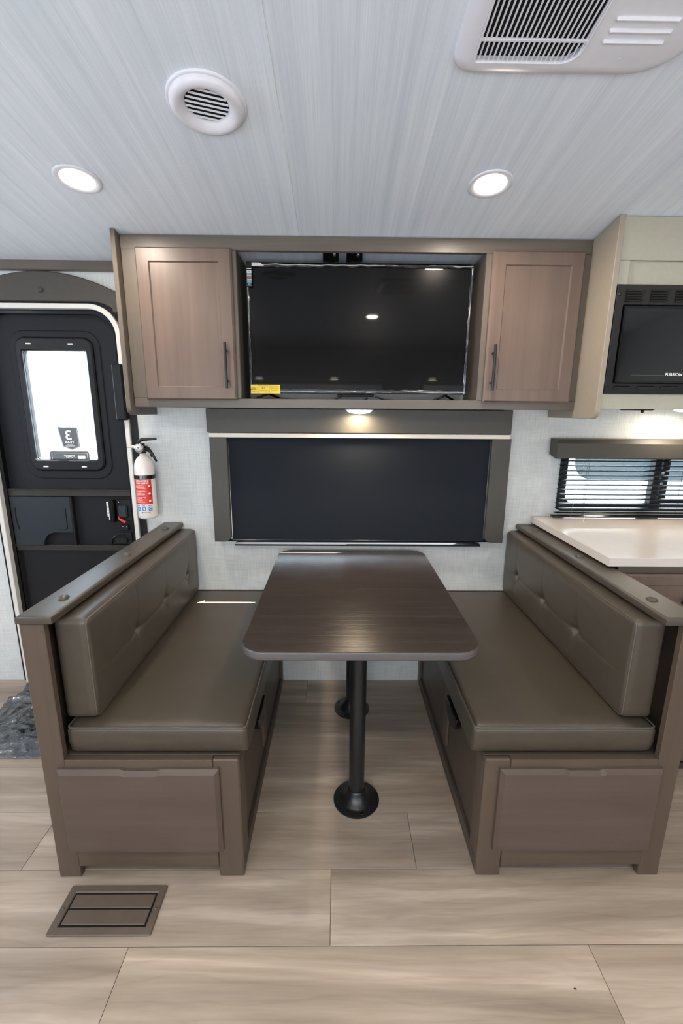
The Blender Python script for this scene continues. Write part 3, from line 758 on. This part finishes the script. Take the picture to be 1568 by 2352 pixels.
def cables():
    for pts, l in ((((-0.36, -0.15, 1.447), (-0.28, -0.16, 1.452), (-0.12, -0.175, 1.447), (-0.02, -0.17, 1.447), (0.0, -0.165, 1.455), (0.02, -0.16, 1.466)), 'black cable looping under the television at the left'),
                   (((0.10, -0.175, 1.447), (0.12, -0.165, 1.452), (0.13, -0.155, 1.458)), 'short black cable under the middle of the television'),
                   (((0.16, -0.165, 1.464), (0.20, -0.17, 1.452), (0.26, -0.18, 1.447), (0.40, -0.175, 1.447)), 'black cable running right under the television')):
        o = tube('cable', pts, 0.0035, 'blackp', None, 8); tag(o, l, 'cable', 'cables on the cabinet shelf')
cables()
def outlets():
    for x0, x1 in ((-0.062, 0.003), (0.034, 0.100)):
        t = thing('connector_box', ((x0+x1)/2, -0.115, 1.995), 'black '+('left' if x0 < 0 else 'right')+' connector box hanging from the ceiling above the television', 'connector box')
        box('housing', x0, x1, -0.130, -0.10, 1.995, 2.033, 'blackg', t, 0.003)
        lathe('connector', [(0.0, -0.018), (0.004, -0.018), (0.005, -0.006), (0.007, -0.004), (0.007, 0)], ((x0+x1)/2+0.015, -0.130, 2.022), 'chrome', t, 'Y', 12)
outlets()

# ------------------------------------------------------------------ kitchen cabinet, microwave, counter
def kitchen():
    c = thing('kitchen_wall_cabinet', (1.6, 0.0, 1.41), 'greige kitchen wall cabinet around the black microwave', 'cabinet')
    y = -0.385; T = zc(y)-0.003
    x0, x1 = 1.007, 2.25
    lab(box('top_rail', x0+0.0, x1, y, y+0.02, 1.937, T, 'beige2', c, 0.001), 'wide greige top rail')
    box('stile', x0, 1.046, y, y+0.02, 1.856, 1.9365, 'beige2', c, 0.001)
    box('inset_panel', 1.0465, x1, y+0.008, y+0.018, 1.856, 1.9365, 'beige2', c, 0.001)
    box('bottom_rail', x0, x1, y, y+0.02, 1.418, 1.474, 'beige2', c, 0.001)
    box('bottom_panel', x0, x1, y+0.02, -0.001, 1.425, 1.44, 'beige2', c, 0.001)
    m = thing('microwave', (1.4, -0.39, 1.476), 'black built-in microwave with louvred trim frame, cut off at the right', 'microwave')
    yf = -0.394; X1 = 1.76
    W = (1.036, 1.72, 1.512, 1.787)
    ring('trim_frame', rr(1.008, X1, 1.475, 1.855, 0.001, 2), rr(W[0], W[1], W[2], W[3], 0.003, 2), 'Y', yf, -0.386, 'blackp', m, 0.001)
    box('cavity', 1.04, 1.70, -0.384, -0.03, 1.50, 1.80, 'void', m, 0)
    ring('door_frame', rr(W[0]+0.004, W[1]-0.004, W[2]+0.004, W[3]-0.004, 0.004, 2), rr(W[0]+0.011, W[1]-0.011, W[2]+0.009, W[3]-0.011, 0.003, 2), 'Y', yf-0.006, -0.385, 'blackg', m, 0.001)
    gl = lab(box('door_glass', W[0]+0.010, W[1]-0.010, yf-0.001, -0.386, W[2]+0.008, W[3]-0.010, 'mwglass', m, 0), 'dark glass door')
    text('lettering', 'FURRION', 1.261, yf-0.0016, 1.545, 0.0145, 'print_w', gl, False, 1.05, 0.0004)
    box('glass_print', 1.10, 1.225, yf-0.0014, yf-0.001, 1.5425, 1.5432, 'print_g', gl, 0)
    for gx in range(7):
        a = 1.039+0.0905*gx
        if a+0.075 > X1: break
        for k in range(5):
            z = 1.797+0.0087*k
            prism('louvre', [(a, z), (a+0.060, z), (a+0.070, z+0.006), (a+0.004, z+0.006)], 'Y', yf-0.005, yf, 'blackg', m, 0.0012)
        prism('vent_slot', rr(a-0.002, a+0.064, 1.495, 1.503, 0.003, 3), 'Y', yf-0.004, yf, 'blackg', m, 0.002)
    for z in (1.822, 1.494): lathe('screw', [(0.0, -0.003), (0.003, -0.003), (0.0055, -0.0005), (0.006, 0.001)], (1.020, yf, z), 'blackg', m, 'Y', 14)
    # under cabinet lamp
    t = thing('task_light', (1.205, -0.30, 1.424), 'slim dark lamp under the kitchen wall cabinet', 'light')
    prism('housing', [(1.145, 1.424), (1.265, 1.424), (1.240, 1.414), (1.170, 1.414)], 'Y', -0.345, -0.255, 'blackp', t, 0.002)
    lathe('knob', [(0.0, -0.010), (0.004, -0.010), (0.006, -0.004), (0.006, 0.0)], (1.205, -0.335, 1.414), 'blackg', t, 'Z', 10)
    t2 = thing('puck_light', (1.52, -0.16, 1.4245), 'lit lamp under the kitchen wall cabinet by the wall, just outside the picture', 'light')
    lathe('lens', [(0.05, 0.0), (0.05, -0.008), (0.03, -0.014), (0.0, -0.016)], (1.52, -0.16, 1.4245), 'lens', t2)
    l = bpy.data.lights.new('bulb', 'AREA'); l.shape = 'DISK'; l.size = 0.09; l.energy = 1.3; l.color = (1, 0.84, 0.64)
    o = bpy.data.objects.new('bulb', l); COL.objects.link(o); o.parent = t2; o.location = (0, 0, -0.02)
    # counter and base cabinet
    k = thing('countertop', (1.6, -0.32, 0.876), 'white kitchen countertop behind the right bench', 'countertop')
    prism('slab', [(0.957, -0.650), (2.25, -0.650), (2.25, -0.001), (0.957, -0.001)], 'Z', 0.907, 0.876, 'quartz', k, 0.0012)
    b = thing('kitchen_base_cabinet', (1.6, -0.3, 0.0), 'brown kitchen base cabinet with a bar-handled drawer under the white counter', 'cabinet')
    box('carcass', 1.012, 2.25, -0.60, -0.002, 0.0, 0.875, 'frame_wood_h', b, 0.001)
    box('top_rail', 1.012, 2.25, -0.62, -0.601, 0.835, 0.875, 'frame_wood_h', b, 0.001)
    box('stile', 1.012, 1.045, -0.62, -0.601, 0.03, 0.8345, 'frame_wood_v', b, 0.001)
    dr = shaker('drawer_front', 1.030, 1.46, 0.640, 0.842, -0.640, 0.018, 0.04, 0.003, 'door_wood', b)
    bar_handle(dr, 0.748, 1.225, 1.40, -0.640, False)
    d2 = shaker('door', 1.030, 1.46, 0.06, 0.625, -0.640, 0.018, 0.05, 0.006, 'door_wood', b)
    box('toe_board', 1.012, 2.25, -0.61, -0.601, 0.0, 0.029, 'inner', b, 0.001)
kitchen()

# ------------------------------------------------------------------ benches and cushions
def cushion(name, x0, x1, y0, y1, z0, z1, r, seg, label, disp=None, mat='vinyl', rootz=None):
    """soft rounded box; disp(point, normal_axis) may push the surface"""
    c = Vector(((x0+x1)/2, (y0+y1)/2, (z0+z1)/2)); h = Vector(((x1-x0)/2, (y1-y0)/2, (z1-z0)/2))
    bm = bmesh.new(); nx, ny, nzz = seg
    vid = {}
    def vert(i, j, k):
        key = (i, j, k)
        if key not in vid:
            u = Vector((2*i/nx-1, 2*j/ny-1, 2*k/nzz-1)); p = Vector((u.x*h.x, u.y*h.y, u.z*h.z))
            q = Vector([max(-(h[a]-r), min(h[a]-r, p[a])) for a in range(3)]); d = p-q
            if d.length > 1e-9: p = q+d.normalized()*r
            w_ = c+p
            if disp: w_ = disp(w_, u)
            vid[key] = bm.verts.new(w_)
        return vid[key]
    for i in range(nx):
        for j in range(ny):
            for k in (0, nzz): bm.faces.new((vert(i, j, k), vert(i+1, j, k), vert(i+1, j+1, k), vert(i, j+1, k)))
    for i in range(nx):
        for k in range(nzz):
            for j in (0, ny): bm.faces.new((vert(i, j, k), vert(i+1, j, k), vert(i+1, j, k+1), vert(i, j, k+1)))
    for j in range(ny):
        for k in range(nzz):
            for i in (0, nx): bm.faces.new((vert(i, j, k), vert(i, j+1, k), vert(i, j+1, k+1), vert(i, j, k+1)))
    bm.verts.index_update(); V = [v.co.copy() for v in bm.verts]; F = [tuple(v.index for v in f.verts) for f in bm.faces]; bm.free()
    t = thing(name, (c.x, c.y, z0), label, 'cushion')
    mesh('cover', V, F, mat, t, True)
    return t
def loop_pts(pl, x, axis='X', n=6):
    return [P3(axis, p[0], p[1], x) for p in pl]
def bench(side):
    s = -1 if side == 'left' else 1
    if s < 0: xo, xi, ca, cb, pi_ = -0.843, -0.279, -0.848, -0.752, -0.778
    else: xo, xi, ca, cb, pi_ = 1.004, 0.435, 0.990, 0.884, 0.940
    X = lambda a, b: (min(a, b), max(a, b))
    t = thing('dinette_bench', ((xo+xi)/2, -0.5, 0.0), 'brown wooden dinette bench base '+('beside the entry door' if s < 0 else 'beside the kitchen counter'), 'bench', 'dinette benches')
    yf = -1.031
    box('corner_post', *X(xo, pi_), yf, yf+0.02, 0.0, 0.843, 'bench_v', t, 0.0015)
    st = 0.076 if s < 0 else 0.075
    si = xi+(-st if s < 0 else st)*(1) if s < 0 else xi+st
    box('inner_leg', *X(xi, si), yf, yf+0.02, 0.0, 0.421, 'bench_v', t, 0.004)
    box('top_rail', *X(pi_, si), yf, yf+0.02, 0.385, 0.421, 'bench_h', t, 0.0015)
    box('bottom_rail', *X(pi_, si), yf, yf+0.02, 0.040, 0.110, 'bench_h', t, 0.0015)
    # flap door with finger notch
    a, b = (-0.797, -0.335) if s < 0 else (0.477, 0.951)
    z0, z1 = 0.106, 0.397; m = (a+b)/2+0.007
    poly = [(a, z0), (b, z0), (b, z1), (m+0.058, z1), (m+0.044, z1-0.005), (m-0.044, z1-0.005), (m-0.058, z1), (a, z1)]
    lab(prism('storage_door', poly, 'Y', yf-0.020, yf-0.0005, 'bench_panel', t, 0.011), 'flat bevelled storage door')
    box('void_liner', *X(xi-s*-0.02, pi_), yf+0.03, yf+0.04, 0.04, 0.38, 'inner', t, 0)
    # back panel under the padded cap, seat deck, aisle side
    box('back_panel', *X(xo, xo-s*0.024), yf+0.021, -0.002, 0.0, 0.843, 'bench_y', t, 0.001)
    box('seat_deck', *X(xo-s*0.025, xi+s*0.002), yf+0.021, -0.002, 0.400, 0.4205, 'bench_y', t, 0.001)
    xs = xi+s*0.012
    lab(box('aisle_panel', *X(xs, xs+s*0.006), yf+0.021, -0.002, 0.03, 0.399, 'bench_y', t, 0.0005), 'recessed aisle side panel')
    box('aisle_rail', *X(xi+s*0.001, xs-s*0.0003), yf+0.021, -0.061, 0.0, 0.050, 'bench_y', t, 0.001)
    box('aisle_stile', *X(xi+s*0.001, xs-s*0.0003), yf+0.021, -0.955, 0.0505, 0.399, 'bench_v', t, 0.001)
    lab(box('aisle_stile', *X(xi+s*0.003, xs-s*0.0003), -0.605, -0.545, 0.10, 0.399, 'bench_v', t, 0.001), 'short vertical batten')
    box('wall_post', *X(xi+s*0.001, xi+s*0.045), -0.060, -0.001, 0.0, 0.399, 'bench_v', t, 0.001)
    cup = [(-0.755, 0.338), (-0.612, 0.338)]+[(-0.6835+0.0715*cos(q), 0.330-0.065*sin(q)) for q in [pi*k/10 for k in range(11)]]
    lab(prism('cup_pull', cup, 'X', xi-s*0.010, xs-s*0.0003, 'blackg', t, 0.005, 0, 3), 'black half-round cup pull')
    # padded cap with buttons
    cap = []
    x0c, x1c = X(ca, cb)
    cpo = lab(prism('padded_cap', [(x0c, -1.036), (x1c, -1.036), (x1c, -0.003), (x0c, -0.003)], 'Z', 0.8675, 0.8445, 'vinyl', t, 0.009, 0.003, 4, True), 'vinyl padded cap rail')
    sharp(cpo, 50)
    for yb in (-0.915, -0.515, -0.125):
        xb = (ca+cb)/2-s*0.01
        lathe('button', [(0.016, -0.0035), (0.0155, 0.002), (0.0125, 0.0065), (0.007, 0.0092), (0.0, 0.010)], (xb, yb, 0.867), 'vinyl', cpo, 'Z', 20)
    return t
def seat(side):
    s = -1 if side == 'left' else 1
    x0, x1 = (-0.770, -0.254) if s < 0 else (0.399, 0.932)
    y0, y1, z0, z1 = -1.017, -0.004, 0.4225, 0.514
    def disp(p, u):
        cr = max(0, 1-u.x*u.x)*max(0, 1-u.y*u.y)
        if u.z > 0.3: p.z += 0.006*cr**0.5
        if u.z > 0.98: p.z += 0.0015*noise.noise(p*6)
        # lower edge tucks under
        if u.z < 0: p.y += 0.010*(-u.z)*(1 if u.y < -0.9 else 0); p.x += (-s)*(-0.006)*u.z*(0)
        return p
    t = cushion('seat_cushion', x0, x1, y0, y1, z0, z1, 0.012, (30, 50, 8), 'brown-grey vinyl seat cushion on the bench '+('beside the entry door' if s < 0 else 'beside the kitchen counter'), disp)
    pl = rr(x0+0.003, x1-0.003, y0+0.003, y1-0.003, 0.014, 5)
    lab(tube('piping', [(p[0], p[1], z1-0.001+0.001*noise.noise(Vector((p[0]*9, p[1]*9, 0)))) for p in dense(pl)], 0.0026, 'piping', t, 6, True), 'piped edge')
def dense(pl, step=0.05):
    out = []
    for i in range(len(pl)):
        a, b = Vector(pl[i]), Vector(pl[(i+1) % len(pl)]); n = max(1, int((b-a).length/step))
        for k in range(n): out.append(tuple(a+(b-a)*k/n))
    return out
BY = (-0.695, -0.437, -0.170)
def backrest(side):
    s = -1 if side == 'left' else 1
    # xa: front face (towards the table), xb: rear
    xa, xb = (-0.694, -0.787) if s < 0 else (0.845, 0.934)
    x0, x1 = min(xa, xb), max(xa, xb)
    y0, y1, z0, z1 = -0.983, -0.004, 0.520, 0.832
    zb = 0.655
    def disp(p, u):
        front = (u.x > 0.98) if s < 0 else (u.x < -0.98)
        if front:
            e = max(0, 1-u.y*u.y)*max(0, 1-u.z*u.z)
            d = 0.010*min(1, e*3)**0.5
            # stitched line through the buttons
            d -= 0.0016*math.exp(-((p.z-zb)/0.005)**2)*min(1, (1-abs(u.y))*8)
            for yb in BY:
                dy, dz = p.y-yb, p.z-zb; r = math.hypot(dy, dz)
                d -= 0.019*math.exp(-(r/0.016)**2)+0.005*math.exp(-(r/0.04)**2)
                ang = math.atan2(dz, dy)
                d -= 0.005*math.exp(-(r/0.05)**2)*abs(cos(2*ang))**6*min(1, r/0.02)
                d -= 0.0007*math.exp(-(dy/0.004)**2)*min(1, (1-abs(u.z))*6)
            p.x += -s*d
        if u.z > 0.98: p.z += 0.004*max(0, 1-u.x*u.x)
        return p
    t = cushion('back_cushion', x0, x1, y0, y1, z0, z1, 0.014, (8, 196, 64), 'tufted brown-grey vinyl back cushion '+('beside the entry door' if s < 0 else 'beside the kitchen counter'), disp)
    pl = rr(y0+0.004, y1-0.004, z0+0.004, z1-0.004, 0.016, 5)
    lab(tube('piping', [(xa+s*0.003, p[0], p[1]) for p in dense(pl)], 0.0028, 'piping', t, 6, True), 'piped edge')
    for yb in BY:
        lathe('tuft_button', [(0.0, 0.0035), (0.005, 0.003), (0.008, 0.0)], (0, 0, 0), 'vinyl', t, 'X', 14).location = Vector((xa+s*0.013, yb, zb))
    return t
for sd in ('left', 'right'): bench(sd); seat(sd); backrest(sd)

# ------------------------------------------------------------------ table
def table():
    t = thing('dinette_table', (0.0735, -0.5, 0.0), 'dark wood-grain dinette table on two black pedestals between the benches', 'table')
    z1 = 0.735
    o = rr(-0.277, 0.424, -0.982, -0.026, 0.072, 10)
    lab(prism('tabletop', o, 'Z', z1, z1-0.0012, 'tabletop', t), 'dark brown grained top')
    lab(prism('edge_band', [(p[0], p[1]) for p in offset(o, -0.0008)], 'Z', z1-0.0012, z1-0.030, 'table_edge', t, 0.006, 0.008, 3, True), 'rounded grey edge band')
    for y in (-0.751, -0.231):
        x = 0.0775
        f = sharp(lathe('floor_flange', [(0.084, 0.0), (0.084, 0.004), (0.080, 0.006), (0.062, 0.007), (0.056, 0.010), (0.034, 0.043), (0.0325, 0.05), (0.030, 0.053), (0.0275, 0.053)], (x, y, 0.0), 'blackm', t, 'Z', 48), 40)
        for k in range(8):
            a = 2*pi*k/8+0.25; lathe('screw', [(0.0045, 0.0), (0.004, 0.002), (0, 0.0026)], (x+0.072*cos(a), y+0.072*sin(a), 0.0062), 'blackg', f, 'Z', 8)
        sharp(lathe('pedestal', [(0.0285, 0.045), (0.0285, z1-0.075)], (x, y, 0.0), 'blackm', t, 'Z', 32))
        sharp(lathe('top_flange', [(0.031, z1-0.085), (0.034, z1-0.075), (0.06, z1-0.040), (0.082, z1-0.036), (0.082, z1-0.0305)], (x, y, 0.0), 'blackm', t, 'Z', 40))
table()
def register():
    t = thing('floor_register', (-0.645, -1.125, 0.0), 'brown metal floor register in front of the left bench', 'floor vent')
    x0, x1, y0, y1 = -0.788, -0.502, -1.192, -1.058
    ix0, ix1, iy0, iy1 = -0.766, -0.524, -1.170, -1.080
    ring('frame', rr(x0, x1, y0, y1, 0.006, 4), rr(ix0, ix1, iy0, iy1, 0.001, 4), 'Z', 0.005, 0.0005, 'vent_brown', t, 0.0025)
    box('well', ix0, ix1, iy0, iy1, 0.0004, 0.0010, 'void', t, 0)
    ym = (iy0+iy1)/2
    box('damper_plate', ix0+0.005, ix1-0.005, ym+0.0035, iy1-0.0055, 0.001, 0.0045, 'vent_brown', t, 0.001)
    box('damper_plate', ix0+0.005, ix1-0.005, iy0+0.0055, ym-0.0015, 0.001, 0.0045, 'vent_brown', t, 0.001)
    for x in (-0.777, -0.513): lathe('screw', [(0.004, 0), (0.0035, 0.0015), (0, 0.002)], (x, ym, 0.005), 'vent_brown', t, 'Z', 12)
register()
# crumbs on the floor
for (x, y, l) in ((0.60, -1.31, 'dark green leaf crumb on the floor at the front right'), (-0.90, -1.21, 'brown crumb on the floor left of the register')):
    o = mesh('crumb', [(x-0.004, y, 0.0003), (x+0.001, y-0.002, 0.0002), (x+0.005, y-0.001, 0.0006), (x, y+0.0025, 0.0004), (x, y, 0.003)], [(0, 1, 4), (1, 2, 4), (2, 3, 4), (3, 0, 4), (3, 2, 1, 0)], 'void'); tag(o, l, 'crumb')

# ------------------------------------------------------------------ fire extinguisher
def extinguisher():
    cx, cy, r = -0.893, -0.062, 0.0435
    zb = 0.903
    t = thing('fire_extinguisher', (cx, cy, zb), 'white fire extinguisher with a red label strapped to the wall beside the door', 'fire extinguisher')
    tk = lathe('tank', [(0.034, 0.0), (0.040, 0.004), (r, 0.012), (r, 0.232), (0.042, 0.250), (0.037, 0.268), (0.028, 0.283), (0.018, 0.292), (0.014, 0.296), (0.014, 0.308)], (cx, cy, zb), 'enamel', t, 'Z', 48)
    zt = zb+0.308
    lathe('neck', [(0.015, -0.004), (0.017, 0.0), (0.017, 0.012), (0.013, 0.03), (0.012, 0.042), (0, 0.042)], (cx, cy, zt), 'blackm', t, 'Z', 24)
    g = lathe('gauge', [(0.0, -0.021), (0.018, -0.021), (0.0205, -0.018), (0.0205, 0.0)], (cx-0.004, cy-0.012, zt+0.022), 'chrome', t, 'Y', 32)
    lathe('gauge_face', [(0.0, -0.0215), (0.0165, -0.0212)], (cx-0.004, cy-0.012, zt+0.022), 'print_w', g, 'Y', 28)
    lathe('gauge_mark', [(0.0, -0.0225), (0.004, -0.022)], (cx-0.004, cy-0.012, zt+0.024), 'print_g', g, 'Y', 12)
    lab(tube('nozzle', [(cx-0.015, cy, zt+0.026), (cx-0.040, cy, zt+0.026), (cx-0.041, cy, zt+0.026), (cx-0.068, cy, zt+0.027)], [0.008, 0.008, 0.0062, 0.0062], 'cream', t, 14), 'pale nozzle')
    tube('upper_lever', [(cx-0.018, cy, zt+0.046), (cx, cy, zt+0.058), (cx+0.03, cy-0.004, zt+0.060), (cx+0.072, cy-0.012, zt+0.062)], [0.006, 0.008, 0.006, 0.0045], 'blackm', t, 8)
    tube('lower_lever', [(cx+0.008, cy, zt+0.030), (cx+0.028, cy-0.004, zt+0.020), (cx+0.048, cy-0.01, zt-0.006), (cx+0.066, cy-0.014, zt-0.040)], [0.006, 0.008, 0.0062, 0.005], 'blackm', t, 8)
    tube('bracket_arm', [(cx+0.010, cy+0.01, zt+0.012), (cx+0.030, cy+0.01, zt+0.0), (cx+0.036, cy+0.01, zt-0.022)], 0.004, 'blackm', t, 8)
    tube('safety_pin', [(cx+0.004, cy-0.015, zt+0.034), (cx+0.034, cy-0.018, zt+0.034)], 0.0018, 'chrome', t, 6)
    st = sharp(lathe('strap', [(r+0.0008, 0.188), (r+0.0028, 0.189), (r+0.0028, 0.206), (r+0.0008, 0.207)], (cx, cy, zb), 'blackg', t, 'Z', 48))
    box('buckle', cx-0.004, cx+0.010, cy-r-0.006, cy-r-0.002, zb+0.1885, zb+0.2065, 'chrome', st, 0.002)
    box('bracket_back', cx-0.015, cx+0.015, cy+r-0.001, -0.0005, zb+0.01, zb+0.22, 'blackp', t, 0.002)
    def patch(name, a0, a1, z0, z1, m, par, e=0.0006, n=16):
        V = []; F = []
        for i in range(n+1):
            a = a0+(a1-a0)*i/n; V += [(cx+(r+e)*sin(a), cy-(r+e)*cos(a), zb+z0), (cx+(r+e)*sin(a), cy-(r+e)*cos(a), zb+z1)]
        for i in range(n): F.append((2*i, 2*i+2, 2*i+3, 2*i+1))
        return mesh(name, V, F, m, par, True)
    lb = lab(patch('label', -0.92, 1.0, 0.073, 0.187, 'red', t), 'red instruction label')
    wr = (cx, cy, r+0.0010)
    text('lettering', 'INSTRUCTIONS', cx+0.001, 0, zb+0.181, 0.0100, 'print_w', lb, False, 0.88, 0.0003, wr)
    text('lettering', "MODE D'EMPLOI", cx+0.001, 0, zb+0.1715, 0.0095, 'print_w', lb, False, 0.86, 0.0003, wr)
    rr_ = random.Random(5)
    z = 0.1625
    for i in range(16):
        if i in (4, 10): z -= 0.003
        a0 = -0.85+(0.08 if i % 4 else 0); a1 = a0+rr_.uniform(0.7, 1.15)
        patch('print_line', a0, a1, z-0.0012, z, 'print_w', lb, 0.001, 6); z -= 0.0050
    for zz in (0.157, 0.122, 0.089):
        patch('pictogram', 0.62, 0.82, zz-0.004, zz+0.004, 'print_w', lb, 0.001, 4); patch('pictogram', 0.75, 0.95, zz-0.009, zz-0.0065, 'print_k', lb, 0.0011, 4)
    bl = []
    for k, s in enumerate(('A', 'B', 'C')):
        a = -0.55+0.62*k; q = lab(patch('pictogram', a-0.19, a+0.19, 0.042, 0.060, 'blue', t, 0.0008, 6), 'blue pictogram')
        text('lettering', s, cx+a*r, 0, zb+0.051, 0.014, 'print_w', q, False, 1, 0.0004, (cx, cy, r+0.0012))
        patch('print_line', a-0.2, a+0.12, 0.064, 0.0665, 'print_g', q, 0.0009, 4)
    mk_ = lab(patch('maker_mark', -0.24, -0.12, 0.031, 0.036, 'print_k', t, 0.0008, 3), 'small black diamond mark')
    text('lettering', 'FIRST ALERT', cx+0.012, 0, zb+0.0335, 0.0072, 'print_k', mk_, False, 1, 0.0, (cx, cy, r+0.0010))
extinguisher()

# ------------------------------------------------------------------ ceiling fittings
def tilt(y):  # slope of the ceiling at y, as rotation about X
    e = 0.02; return math.atan2(zc(y+e)-zc(y-e), 2*e)
def downlight(x, y, label, power=5.0, proto=None):
    z = zc(y)
    if proto is None:
        t = thing('downlight', (x, y, z-0.0005), label, 'light', 'recessed ceiling lights')
        lathe('rim', [(0.068, 0.0), (0.0675, -0.003), (0.064, -0.0045), (0.051, -0.003), (0.049, 0.0)], (x, y, z-0.0005), 'whitep', t, 'Z', 56, caps=False)
        lab(lathe('lens', [(0.0495, -0.0015), (0.03, -0.0028), (0.0, -0.003)], (x, y, z-0.0005), 'lens', t, 'Z', 48), 'lit lens')
        l = bpy.data.lights.new('bulb', 'AREA'); l.shape = 'DISK'; l.size = 0.095; l.energy = power; l.color = (1, 0.88, 0.74)
        o = bpy.data.objects.new('bulb', l); COL.objects.link(o); o.parent = t; o.location = (0, 0, -0.008)
    else:
        t = dup(proto, label=label); t.location = (x, y, z-0.0005)
    t.rotation_euler = (tilt(y), 0, 0)
    return t
def add_rear_cabinet():  # invented cabinets, built only as a dark reflection in the television
    t = thing('added_rear_cabinet', (0.0, -3.2, 1.76), 'added brown cabinets behind the photographer, put there to darken the television reflection', 'cabinet')
    box('carcass', -2.6, 2.5, YB+0.001, -2.98, 1.76, 2.02, 'frame_wood_h', t, 0.002)
    for k in range(8): box("door", -2.55+0.63*k, -2.55+0.63*k+0.60, -2.9795, -2.962, 1.77, 2.01, "door_wood", t, 0.003)
add_rear_cabinet()
for x_ in REARX: puck('puck_light', x_, -3.06, 1.7595, 'small lit puck placed under the added rear cabinets for its reflection in the television '+('at the left' if x_ < -0.5 else 'near the middle' if x_ < 0.3 else 'at the right'), 0.04, 0.9)  # added lamps that supply the small glints in the television
p0 = downlight(-0.813, -0.537, 'lit round downlight in the ceiling above the entry door')
downlight(0.477, -0.54, 'lit round downlight in the ceiling above the television cabinet, near the air conditioner', proto=p0)
downlight(0.29, -2.15, 'lit round downlight behind the photographer, mirrored in the television', proto=p0)
downlight(-0.9, -2.15, 'added lit downlight behind the photographer above the left', proto=p0)  # invented lamp behind the view, adds light to the room
downlight(1.7, -1.3, 'lit round downlight over the kitchen, outside the picture', proto=p0)
downlight(-2.3, -1.3, 'lit round downlight at the far left, outside the picture', proto=p0)
def vent():
    x, y = -0.325, -0.830; z = zc(y)
    t = thing('ceiling_vent', (x, y, z), 'round white louvred air vent in the ceiling', 'vent')
    lathe('outer_rim', [(0.0965, 0.0), (0.0965, -0.004), (0.093, -0.006), (0.0885, -0.005)], (x, y, z), 'whitep', t, 'Z', 64, caps=False)
    lathe('bezel', [(0.0895, -0.004), (0.089, -0.012), (0.083, -0.018), (0.072, -0.020), (0.062, -0.016), (0.056, -0.009), (0.053, -0.004), (0.053, 0.0)], (x, y, z), 'whitep', t, 'Z', 64, caps=False)
    lathe('duct', [(0.053, -0.0005), (0.0, -0.0004)], (x, y, z), 'void', t, 'Z', 40)
    for k in range(7):
        d = -0.042+0.014*k; hw = math.sqrt(max(0, 0.0525**2-d*d))
        yy = y+d
        V = [(x-hw, yy-0.002, z-0.004), (x+hw, yy-0.002, z-0.004), (x+hw, yy+0.0022, z-0.006), (x-hw, yy+0.0022, z-0.006)]
        V += [(p[0], p[1]+0.0012, p[2]+0.0012) for p in V]
        mesh('louvre', V, [(0, 1, 2, 3), (4, 7, 6, 5), (0, 4, 5, 1), (1, 5, 6, 2), (2, 6, 7, 3), (3, 7, 4, 0)], 'whitep', t)
    t.rotation_euler = (tilt(y), 0, radians(0)); return t
vt = vent(); vt.rotation_mode = 'ZYX'; vt.rotation_euler = (tilt(-0.83), 0, radians(16))
def aircon():
    # built flat at z=0 then tilted to the ceiling
    yc = -1.19; x0, x1, y0, y1 = 0.247, 0.745, -1.455, -0.938
    z = zc(yc)-0.001
    t = thing('air_conditioner', (0.49, yc, z), 'white ceiling air conditioner shroud with black slatted intake at the top right', 'air conditioner')
    P = rr(x0, x1, y0, y1, (0.11, 0.11, 0.11, 0.045), 8)
    n = len(P); lv = [(0.0, 0.012), (0.0, -0.006), (0.006, -0.014), (0.020, -0.020), (0.030, -0.022)]
    gx0, gx1, gy0, gy1 = 0.286, 0.512, -1.40, -0.975
    G = rr(gx0, gx1, gy0, gy1, (0.03, 0.03, 0.04, 0.012), 8)
    V = []; F = []
    for d, h in lv: V += [(p[0], p[1], z+h) for p in (offset(P, d) if d else P)]
    V += [(p[0], p[1], z-0.022) for p in G]; V += [(p[0], p[1], z-0.010) for p in G]
    m = len(lv)+2
    for k in range(m-1):
        for i in range(n):
            j = (i+1) % n; F.append((k*n+i, k*n+j, (k+1)*n+j, (k+1)*n+i))
    F.append(tuple(range(n)))
    sharp(mesh('shroud', V, F, 'whitep', t, True), 30)
    prism('intake_void', G, 'Z', z-0.0095, z-0.004, 'void', t)
    ring('grille_rim', offset(G, 0.0005), offset(G, 0.005), 'Z', z-0.024, z-0.010, 'whitep', t, 0.001)
    N = 21
    for k in range(N):
        x = gx0+0.012+(gx1-gx0-0.020)*k/(N-1)
        ya = gy1-0.004
        if x > gx1-0.04: ya = gy1-0.04+math.sqrt(max(0, 0.036**2-(x-(gx1-0.04))**2))
        V = [(x-0.0012, gy0+0.01, z-0.021), (x+0.0022, gy0+0.01, z-0.021), (x+0.0022, ya, z-0.021), (x-0.0012, ya, z-0.021)]
        V += [(p[0], p[1], z-0.0192) for p in V]
        mesh('grille_slat', V, [(0, 1, 2, 3), (4, 7, 6, 5), (0, 4, 5, 1), (1, 5, 6, 2), (2, 6, 7, 3), (3, 7, 4, 0)], 'whitep', t)
    for y in (-1.028, -1.15, -1.27): box('cross_bar', gx0+0.004, gx1-0.004, y-0.0022, y+0.0022, z-0.0225, z-0.018, 'whitep', t, 0)
    for y in (-1.078, -1.054, -1.031, -1.30, -1.32, -1.34): prism('air_louvre', rr(0.537, 0.662, y-0.0035, y+0.0035, 0.003, 3), 'Z', z-0.027, z-0.0221, 'whitep', t, 0.0025)
    box('logo_mark', 0.592, 0.602, -0.992, -0.988, z-0.0232, z-0.0221, 'whitep', t, 0.0003)
    t.rotation_euler = (tilt(-1.05), 0, 0)
    # keep the far edge touching the ceiling
    e = -0.938-yc; t.location.z = zc(-0.938)-math.sin(tilt(-1.05))*e-0.001
aircon()
